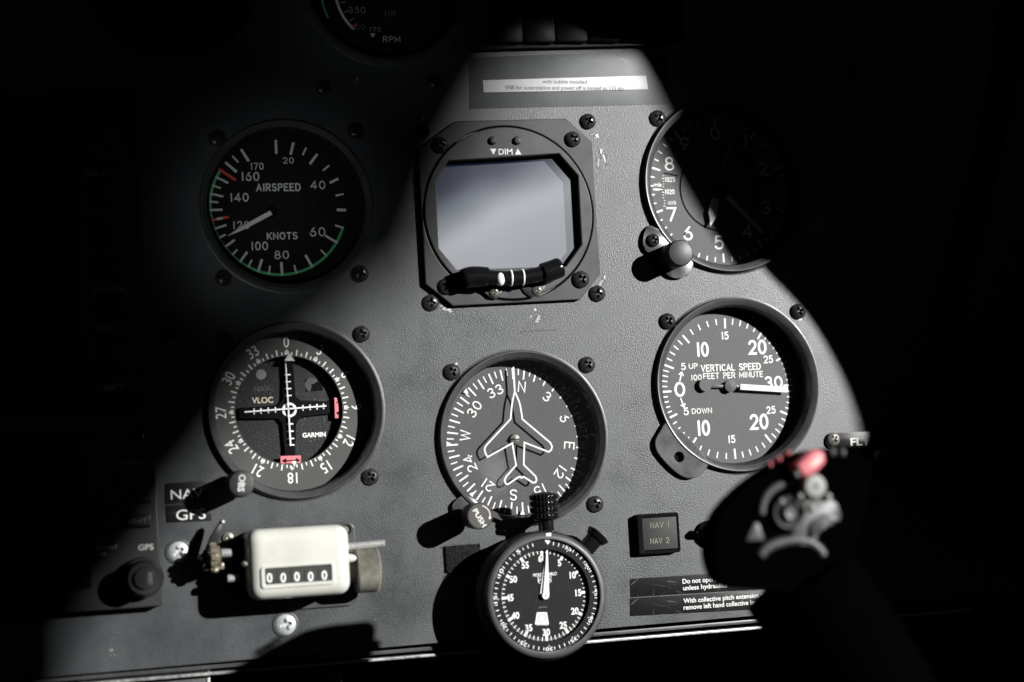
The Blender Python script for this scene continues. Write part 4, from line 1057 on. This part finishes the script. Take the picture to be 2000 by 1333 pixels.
# left hand mechanism
mb = MB('plastic'); l0, l1, l2 = Z(415, 350, 14), Z(508, 140, 10), Z(400, 470, 16)
mb.prism([Z(*p, 14) for p in ((505, 135), (520, 160), (500, 250), (470, 360), (420, 400), (385, 360), (430, 250))], 8, 11, .6)
mb.use('white').ball(*Z(512, 150, 12), 11.5, .75); mb.build('trip_lever', I.o)
mb = MB('brass'); gq = Z(455, 410, HX+3)
mb.lathe([(2.0, -3), (4.2, -2.8), (6.6, -2.0), (6.6, .6), (4.8, .8), (4.8, 2.4), (2, 2.6)], gq[0], gq[1], axis='u', h=HX, n=96, teeth=12, depth=1.3, tset=(2, 3), cap0=True, cap1=True)
gw = mb.build('ratchet_wheel', I.o, 30)
q = Z(450, 480, 15); mb = MB('brass'); mb.box(q[0]-5, q[0]+4.4, q[1]-1.6, q[1]+1.6, 9, 15, .7, 3); mb.use('brass').ball(q[0], q[1]-1.6, 15, 2.0, 1.3, 1.6); mb.build('pawl', I.o)
for (zx0, zx1, zy, r_, h_) in ((500, 572, 380, 1.9, 15), (545, 632, 568, 1.75, 15)):
    a_, b_ = Z(zx0, zy, h_), Z(zx1, zy-1, h_); mb = MB('steel'); mb.tube([(a_[0], a_[1], h_), (b_[0]-.4, b_[1], h_), (b_[0], b_[1], h_)], [r_, r_, r_*.8], 18); mb.build('pin', I.o)
mb = MB('void'); p0_, p1_ = Z(560, 300, 8), Z(720, 700, 8)
mb.box(p0_[0], w0+3, Z(600, 700, 8)[1], Z(600, 270, 8)[1], 1.6, 13, .8); mb.tube([(gq[0]-7, gq[1], HX), (w0+3, gq[1], HX)], [1.6, 1.6], 14)
mb.build('gear_frame', I.o)

# ------------------------------------------------------------------ labels
def label_plate(name, lab, cat, quad, mk_, h=.5, group=None):
    cx = sum(p[0] for p in quad)/4; cy = sum(p[1] for p in quad)/4
    I = Inst(name, lab, cat, cx, cy, group=group)
    mb = MB(mk_); mb.prism(I.Ls(quad, h), 0, h, .12); mb.build('plate', I.o)
    return I
I = label_plate('label_plate', 'black label reading NAV, the upper of two beside the radio', 'label', [(323, 945), (416, 938), (416, 980), (323, 985)], 'label', group='black engraved labels')
mb = MB('white'); q = I.L(365, 965, .5); mb.text('NAV', q[0], q[1], .57, 19*I.s, width=62*I.s, bold=-.004); mb.build('lettering', I.o, 0)
I = label_plate('label_plate', 'black label reading GPS, the lower of two beside the radio', 'label', [(324, 988), (412, 984), (413, 1017), (326, 1021)], 'label', group='black engraved labels')
mb = MB('white'); q = I.L(373, 1005, .5); mb.text('GPS', q[0], q[1], .57, 20*I.s, width=57*I.s, bold=-.002); mb.build('lettering', I.o, 0)
# top placard
I = label_plate('tape_patch', 'dark clear tape patch behind the white placard strip', 'tape patch', [(917, 113), (1300, 98), (1306, 204), (917, 213)], 'tape', .15)
mb = None
T = Inst('placard_strip', 'narrow white placard strip with two lines of black print above the screen', 'placard', 1103, 166)
mb = MB('strip'); mb.prism(T.Ls([(943, 157), (1262, 148), (1266, 175), (944, 181)], .5), .16, .5, .1); mb.build('strip', T.o)
mb = MB('ink'); q = T.L(1103, 160, .5); mb.text('with bubble installed', q[0], q[1], .56, 7.5*T.s, width=87*T.sx, rot=.0)
q = T.L(1103, 172, .5); mb.text('VNE for autorotation and power off is limited to 115 kts', q[0], q[1], .56, 7.6*T.s, width=232*T.sx); mb.build('lettering', T.o, 0)
# lower right placards
I = label_plate('placard', 'black scratched placard starting Do not, directly above a similar one', 'placard', [(1231, 1131), (1600, 1108), (1600, 1144), (1232, 1167)], 'label', .3, 'black scratched placards')
def left_text(mb, I, t, px, py, h, size, w):
    q0, q1 = I.L(px, py, h), I.L(px+w, py, h); mb.text(t, (q0[0]+q1[0])/2, q0[1], h+.06, size, width=q1[0]-q0[0], bold=.014)
def slant(mb, I, t, px, py, h, size, w, sl):
    # baseline follows the placard, which is level on the panel
    q0 = I.L(px, py, h); wd = (I.L(px+w, py, h)[0]-q0[0]); mb.text(t, q0[0]+wd/2, q0[1], h+.06, size, width=wd, bold=.014)
mb = MB('white'); slant(mb, I, 'Do not operate', 1333, 1136, .3, 9.0*I.s, 77, 0); slant(mb, I, 'unless hydraulics', 1334, 1149, .3, 9.0*I.s, 86, 0); mb.build('lettering', I.o, 0)
I = label_plate('placard', 'black scratched placard reading With collective pitch extension, along the bottom edge', 'placard', [(1231, 1169), (1600, 1146), (1600, 1184), (1231, 1204)], 'label', .3, 'black scratched placards')
mb = MB('white'); slant(mb, I, 'With collective pitch extension installed', 1335, 1174, .3, 9.0*I.s, 189, 0); slant(mb, I, 'remove left hand collective lever', 1335, 1187, .3, 9.2*I.s, 154, 0); mb.build('lettering', I.o, 0)
# FLT label
I = Inst('label_plate', 'black label with FLT lettering and a screw at its left end', 'label', 1660, 858, group='black engraved labels')
mb = MB('label'); pts = I.Ls([(1790, 836), (1790, 886), (1640, 886)], 1.2)
c_ = I.L(1627, 862, 1.2); arcp = [(c_[0]+4.0*math.cos(R(a)), c_[1]+4.2*math.sin(R(a))) for a in range(80, 271, 15)]
mb.prism(arcp+[I.L(1790, 884, 1.2), I.L(1790, 838, 1.2)], 0, 1.2, .3); mb.build('plate', I.o)
mb = MB('cream_mark'); q = I.L(1680, 863, 1.2); mb.text('FLT', q[0], q[1], 1.27, 15*I.s, width=38*I.sx, bold=.03); mb.build('lettering', I.o, 0)
screw(1628, 858, None, SC_Z2, 'label_screw', parent=I, h=1.2, k=1.3)
K = Inst('rotary_dimmer', 'dark rotary knob below the FLT label in the right hand shadow', 'dimmer', 1716, 898)
mb = MB('plastic'); mb.lathe([(6, 0), (6, 8), (5.4, 9), (.05, 9.2)], n=48); mb.build('cap', K.o)
mb = MB('plastic'); mb.lathe([(7.5, 0), (7.5, 1.2), (6.05, 1.4)], n=48); mb.build('skirt', K.o)

# ------------------------------------------------------------------ NAV annunciator and toggle switch
I = Inst('nav_annunciator', 'small square annunciator lamp with faded NAV 1 and NAV 2 legends', 'annunciator', 1284, 1041)
s = I.s; Z = lambda zx, zy, h=0: I.L(1200+zx/3.173, 820+zy/3.173, h)
a0, a1 = Z(150, 838, 3), Z(392, 572, 3)
mb = MB('gloss'); mb.plate([rrect(a0[0], a1[0], a0[1], a1[1], 1.2), rrect(a0[0]+2.3, a1[0]-1.0, a0[1]+1.6, a1[1]-1.9, .5)], 0, 4.2, .5); mb.build('frame', I.o)
mb = MB('annun'); mb.box(a0[0]+2.5, a1[0]-1.2, a0[1]+1.9, a1[1]-2.1, 0, 3.8, .3); cp = mb.build('lens_cap', I.o)
mb = MB('amber')
for t, zy in (('NAV 1', 652), ('NAV 2', 750)):
    q = Z(281, zy, 3.8); mb.stroke(t, q[0], q[1], 3.86, 36/3.173*s, 1.2*s, width=116/3.173*I.sx, gap=.3)
mb.build('legend', cp, 0)
I = Inst('toggle_switch', 'black toggle switch half hidden behind the grip', 'switch', 1378, 1042)
mb = MB('gloss'); q = I.L(1386, 1043, 2); mb.lathe([(6.6, 0), (6.6, 1.5), (6.0, 2.2), (5.0, 2.4), (4.4, 4.0), (3, 5), (.05, 5.4)], *q, n=6*8, teeth=0); nut = mb.build('nut', I.o)
b0, b1 = I.L(1388, 1042, 5), I.L(1394, 1030, 11); mb = MB('gloss'); mb.tube([(*b0, 4), (*b1, 9.5), (*b1, 11)], [1.5, 2.2, 1.4], 16); mb.build('bat_lever', I.o)

# ------------------------------------------------------------------ radio navigator at lower left
I = Inst('gps_navigator', 'shaded radio navigator with rubber keys and a large round knob', 'radio', 160, 1010)
s = I.s; HG = 8.0
pts = I.Ls([(-60, 850), (300, 835), (317, 1184), (-60, 1212)], HG)
mb = MB('plastic'); mb.prism(pts, 0, HG, .7, 3); fc = mb.build('faceplate', I.o)
mb = MB('void'); mb.prism(I.Ls([(-40, 905), (165, 896), (178, 1150), (-40, 1165)], HG+.1), HG, HG+.2); sc_ = mb.build('screen', I.o, 0)
mb = MB('cream_mark')
for t, px, py, h_, w_ in (('DIRECT', 258, 905, 6, 42), ('GPS', 285, 1069, 11, 30), ('DEFAULT', 209, 1069, 6.5, 41), ('NAV', 199, 1082, 6, 19)):
    q = I.L(px, py, HG); mb = MB('cream_mark'); mb.text(t, q[0], q[1], HG+.06, h_*s, width=w_*I.sx, bold=.02); mb.build('face_lettering', fc, 0)
for t, px, py, w_, h_ in (('RNG', 235, 933, 34, 22), ('MENU', 270, 973, 50, 24), ('CLR', 210, 1023, 40, 24), ('ENT', 270, 1018, 50, 28), ('D', 208, 977, 38, 24)):
    q = I.L(px, py, HG+1.5); mb = MB('plastic'); mb.box(q[0]-w_*.5*s, q[0]+w_*.5*s, q[1]-h_*.45*s, q[1]+h_*.45*s, HG, HG+1.8, .7, 3); kk = mb.build('key', I.o)
    mb = MB('greymark'); mb.text(t, q[0], q[1], HG+1.87, 9*s, width=.72*w_*s if len(t) > 1 else 8*s, bold=.012); mb.build('key_legend', kk, 0)
HK = 22; q = I.L(283, 1130, HK); rk = 36*s
mb = MB('plastic'); mb.lathe([(rk*1.12, HG), (rk*1.12, 13), (rk*1.05, 13.6), (rk*.95, 13.6), (rk*.95, HK-1), (rk*.86, HK), (rk*.6, HK), (rk*.55, HK+1.6), (.05, HK+1.8)], *q, n=72, teeth=36, depth=.4, tset=(1,)); kb = mb.build('tuning_knob', I.o)
mb = MB('greymark'); mb.text('CRSR', q[0]+2.2, q[1], HK+1.9, 7*s, rot=-90, width=24*s, bold=.02); mb.build('knob_lettering', kb, 0)
q = I.L(270, 850, HG); mb = MB('gloss'); mb.ball(q[0], q[1], HG, 3.2, 3.2, 2.4); mb.build('face_screw', I.o)

# ------------------------------------------------------------------ dark display with its key column
I = Inst('map_display', 'unlit display with a column of soft keys in deep shadow at the left', 'display', 120, 500)
s = I.s; HG = 5.0
mb = MB('plastic'); mb.prism(I.Ls([(-80, 185), (262, 175), (288, 800), (-80, 815)], HG), 0, HG, 1.0, 3); fc = mb.build('housing', I.o)
mb = MB('void'); mb.prism(I.Ls([(-60, 225), (130, 220), (160, 770), (-60, 780)], HG), HG, HG+.2); mb.build('screen', I.o, 0)
mb = MB('greymark')
for t, px, py, w_ in (('SELECT', 200, 340, 70), ('ENTER', 214, 565, 64), ('BRT+', 219, 641, 50), ('BRT-', 228, 757, 50)):
    q = I.L(px, py, HG); mb = MB('white'); mb.text(t, q[0], q[1], HG+.06, 12*s, width=w_*I.sx, bold=.01); mb.build('face_lettering', fc, 0)
for px, py, w_, h_ in ((197, 260, 68, 54), (203, 374, 66, 60), (206, 450, 68, 52), (211, 520, 68, 52), (217, 602, 68, 48), (224, 697, 66, 90)):
    q = I.L(px, py, HG+1); mb = MB('plastic'); a_, b_ = w_*.5*s, h_*.5*s
    mb.box(q[0]-a_+.5, q[0]+a_-.5, q[1]-b_+.5, q[1]+b_-.5, HG, HG+1.6, .5); kk = mb.build('soft_key', I.o)
    mb = MB('cream_mark'); mb.line([(q[0]-a_, q[1]-b_), (q[0]+a_, q[1]-b_), (q[0]+a_, q[1]+b_), (q[0]-a_, q[1]+b_), (q[0]-a_, q[1]-b_)], .22, HG+.06)
    if h_ > 80: mb.line([(q[0]-a_*.8, q[1]), (q[0]+a_*.8, q[1])], .35, HG+1.68)
    mb.build('key_outline', kk, 0)

# ------------------------------------------------------------------ rotor tachometer, dark gauge, warning panel along the top
I = Inst('rotor_tachometer', 'dim rotor tachometer cut by the top edge with white and green arcs', 'gauge', 752, -40)
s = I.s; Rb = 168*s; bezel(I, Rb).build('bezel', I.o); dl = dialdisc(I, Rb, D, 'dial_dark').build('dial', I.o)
cu, cv = I.L(754, -14, -D); mk = MB('cream_mark'); mk.ring(cu, cv, 96*s, 101*s, hh, 60, 222, 420)
mk.use('green').ring(cu, cv, 124*s, 128*s, hh, 40, 246, 330)
mk.use('red').tick(cu, cv, 224, 86*s, 96*s, 4*s, hh); mk.use('greymark')
for a in range(232, 420, 12): mk.tick(cu, cv, a, 82*s, 94*s, 2*s, hh)
mk.build('scale_markings', dl, 0)
tx = MB('greymark')
for t, px, py, h_, m_ in (('350', 697, 20, 12.5, 'greymark'), ('NR', 762, 27, 12, 'dimmark'), ('300', 698, 53, 11, 'dimmark'), ('170', 733, 58, 9.5, 'greymark'), ('RPM', 765, 77, 12, 'cream_mark')):
    q = I.L(px, py, -D); tx.use(m_).stroke(t, q[0], q[1], hh, h_*s, 1.5*s, gap=.36)
tx.use('cream_mark'); tx.poly([I.L(*p, -D) for p in ((723, 66), (733, 66), (728, 74))], hh); tx.build('numerals', dl, 0)
I = Inst('dark_gauge', 'unlit round gauge rim in the top left darkness', 'gauge', 340, -40)
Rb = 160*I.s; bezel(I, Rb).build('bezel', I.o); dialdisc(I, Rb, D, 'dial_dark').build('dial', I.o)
I = Inst('warning_panel', 'black warning light panel with two rows of blank square lamps', 'annunciator', 1115, 20)
s = I.s; HG = 3.0
mb = MB('plastic'); mb.prism(I.Ls([(890, -70), (1300, -85), (1302, 88), (893, 98)], HG), 0, HG, .6); mb.build('housing', I.o)
for r in range(2):
    for c in range(6):
        x0, x1 = 957+c*63.2+r*4, 957+c*63.2+r*4+58; y1 = (27 if r == 0 else 83)-c*.8; y0 = y1-(55 if r == 0 else 50)
        q0, q1 = I.L(x0, y1, HG+2.5), I.L(x1, y0, HG+2.5)
        mb = MB('lamp'); mb.prism(rrect(q0[0], q1[0], q0[1], q1[1], 1.5), HG, HG+2.5, .35, 2); kp = mb.build('lamp_cap', I.o, 60)
# the faint door frame at the right edge
mb = MB('frame'); F = Inst('door_frame', 'dark curved door frame tube at the far right edge', 'door frame', 1985, 300, 8)
mb.tube([(*F.L(x, y, 0), 0) for x, y in catmull([(1992, -160), (1990, 0), (1972, 140), (1938, 300), (1900, 450), (1850, 640)], 5, False)], 5, 16); mb.build('tube', F.o)

# ------------------------------------------------------------------ control grip in the foreground
HGp = 192.0
I = Inst('control_grip', 'blurred black control stick grip with pink switch in the foreground', 'control stick', 1530, 1030, HGp)
L_ = I.L; s = I.s; G4 = lambda zx, zy, h=0: I.L(1360+zx/4.444, 860+zy/4.444, h)
out = catmull([L_(*p) for p in ((1394, 1068), (1408, 1008), (1450, 958), (1504, 917), (1550, 890), (1598, 878), (1650, 873), (1692, 872), (1706, 895), (1695, 980), (1672, 1070), (1640, 1150), (1560, 1156), (1470, 1153), (1434, 1149), (1410, 1134), (1397, 1103))], 5)
mb = MB('grip'); mb.prism(out, -13, 0, 6, 5); mb.prism([(u*.62-2, v*.62-5, 0)[:2] for u, v in out], -34, -12.5, .5); body = mb.build('grip_body', I.o, 60)
a_, b_, c_ = L_(1560, 1130, -18), L_(1690, 1330, -14), L_(1830, 1640, 0)
mb = MB('grip'); mb.tube([(*a_, -18), (*b_, -14), (*c_, 0)], [24, 25, 27], 28); mb.build('stick', I.o)
def arcband(mb, pts, r, h):
    q = catmull([G4(*p, h) for p in pts], 5, False); mb.tube([(u, v, h) for u, v in q], [r*.6]+[r]*(len(q)-2)+[r*.6], 12)
mb = MB('cast'); arcband(mb, ((755, 375), (660, 430), (595, 505), (568, 590), (562, 650)), 1.7, 0.2); mb.build('guard_rim', I.o)
qc = G4(815, 625, 3); mb = MB('cast')
mb.lathe([(6.3, -2), (6.3, 2.6), (5.6, 2.2), (4.6, 3.0), (4.2, 1.4), (3.7, 1.4), (3.5, 2.3), (2.6, 4.4), (1.2, 4.0), (.05, 4.2)], *qc, n=56); mb.build('trim_hat', I.o)
mb = MB('cast')
mb.prism(catmull([G4(*p, 0) for p in ((905, 440), (1010, 500), (1170, 500), (1230, 610), (1245, 700), (1160, 715), (1080, 760), (1030, 850), (1000, 900), (850, 905), (800, 840), (850, 760), (930, 640))], 4), -3, 1.2, 1.2, 3)
mb.prism(catmull([G4(*p, 0) for p in ((1020, 690), (1090, 640), (1190, 660), (1215, 705), (1110, 730), (1040, 800), (975, 850), (965, 760))], 4), 1.0, 2.6, .9, 3); mb.build('casting', I.o, 60)
mb = MB('cast'); arcband(mb, ((545, 1015), (600, 945), (700, 895), (850, 868), (970, 885), (1060, 945), (1100, 1010)), 2.1, -.6); mb.build('collar_rim', I.o)
mb = MB('cast'); mb.prism([G4(*p, 2) for p in ((505, 715), (545, 720), (600, 870), (430, 880))], -1, 2.0, .8); mb.build('side_tab', I.o)
q = G4(1035, 400, 4); mb = MB('cast_l'); mb.lathe([(5.0, -2), (5.0, 2.2), (4.2, 4.4), (1.0, 4.6)], *q, n=40); mb.use('cast').lathe([(1.0, 4.6), (.05, 4.3)], *q, n=20)
q2 = G4(1140, 490, 2); mb.use('cast_l').ball(q2[0], q2[1], 2, 1.6); mb.build('push_button', I.o)
mb = MB('cast_l'); q = G4(998, 592, 5); mb.ball(q[0], q[1], 5, 1.8); mb.use('cast_l').ball(*G4(890, 490, 3), 4, 1.3).ball(*G4(720, 535, 3), 5, 1.2); mb.build('rivet', I.o)
# pink rocker switch
pts = [G4(*p, 8) for p in ((868, 215), (1040, 80), (1115, 105), (1130, 190), (1060, 270), (945, 330))]
mb = MB('pink'); mb.prism(pts, 0, 8, 1.6, 4); mb.use('vloc'); mb.prism([G4(*p, 8.3) for p in ((965, 225), (1060, 150), (1085, 175), (1000, 245))], 7.6, 8.4, .4); mb.build('rocker_switch', I.o, 60)
q = G4(872, 290, 5); mb = MB('cast_l'); mb.ball(q[0], q[1], 5, 1.7); mb.build('rivet', I.o)
for zx, zy in ((1180, 105), (1265, 110)):
    q = G4(zx, zy, 3); mb = MB('cast'); mb.ball(q[0], q[1], 3, 1.5, 1.9, 1.5); mb.build('rivet', I.o)
for zx, zy in ((665, 212), (745, 163), (825, 110)):
    q = G4(zx, zy, 3); mb = MB('pink'); mb.ball(q[0], q[1], -1.5, 1.2, 1.2, 3); mb.build('red_button', I.o)

# ------------------------------------------------------------------ unseen sheet added round the sun opening, shaped to cast the shade
cont = [  # panel pixel where the edge of the light falls, distance of that stretch of sheet from the panel (m)
    ((1060, 99), 2.2), ((1180, 95), .6), ((1260, 97), .5), ((1285, 108), .5), ((1312, 180), .8), ((1390, 310), .5), ((1460, 420), .34), ((1515, 500), .26), ((1602, 592), .26), ((1658, 680), .28), ((1694, 765), .36), ((1708, 838), .5),
    ((1684, 876), .5), ((1610, 896), .55), ((1585, 960), .7), ((1600, 1130), .9), ((1640, 1420), 1.1), ((1500, 1750), 1.3), ((800, 1800), 1.6), ((250, 1750), 1.9), ((150, 1500), 2.0), ((142, 1290), 1.3), ((165, 1195), 1.7), ((255, 1090), 1.8), ((325, 1000), 2.0), ((415, 895), 2.2), ((545, 765), 2.9), ((640, 668), 2.9), ((700, 632), 2.9), ((762, 560), 2.9),
    ((842, 520), 3.0), ((886, 430), 3.0), ((928, 310), 3.0), ((985, 190), 2.9), ((1018, 124), 2.6)]
inner = [Vector((*W(*p), d_)) for p, d_ in cont]
inner = [Vector(p) for p in catmull([tuple(p) for p in inner], 4)]
cx = sum(p.x for p in inner)/len(inner); cz = sum(p.y for p in inner)/len(inner)
vs = []; fs = []; n = len(inner)
for p in inner:
    d_ = p.z*1000; o2 = Vector((p.x-cx, p.y-cz)).normalized()*600
    base = Vector((p.x+SUN.x*d_, p.y+SUN.z*d_))
    for e, th in ((Vector((0, 0)), 0), (o2, 0), (o2, 14), (o2.normalized()*3, 14)):
        vs.append((base.x+e.x, base.y+e.y, d_+th))
for i in range(n):
    j = (i+1) % n
    for k in range(4): fs.append((i*4+k, j*4+k, j*4+(k+1) % 4, i*4+(k+1) % 4))
mb = MB('frame'); mb.add(vs, fs); fr = mb.build('shade_sheet', None)
tag(fr, 'unseen black sheet added to shade the panel, its opening lets the sun through', None, kind='structure')
# dark footwell behind everything
mb = MB('void'); mb.box(-900, 900, -700, 600, -330, -320); fw = mb.build('footwell', None); tag(fw, 'dark footwell bulkhead behind the panel', None, kind='structure')
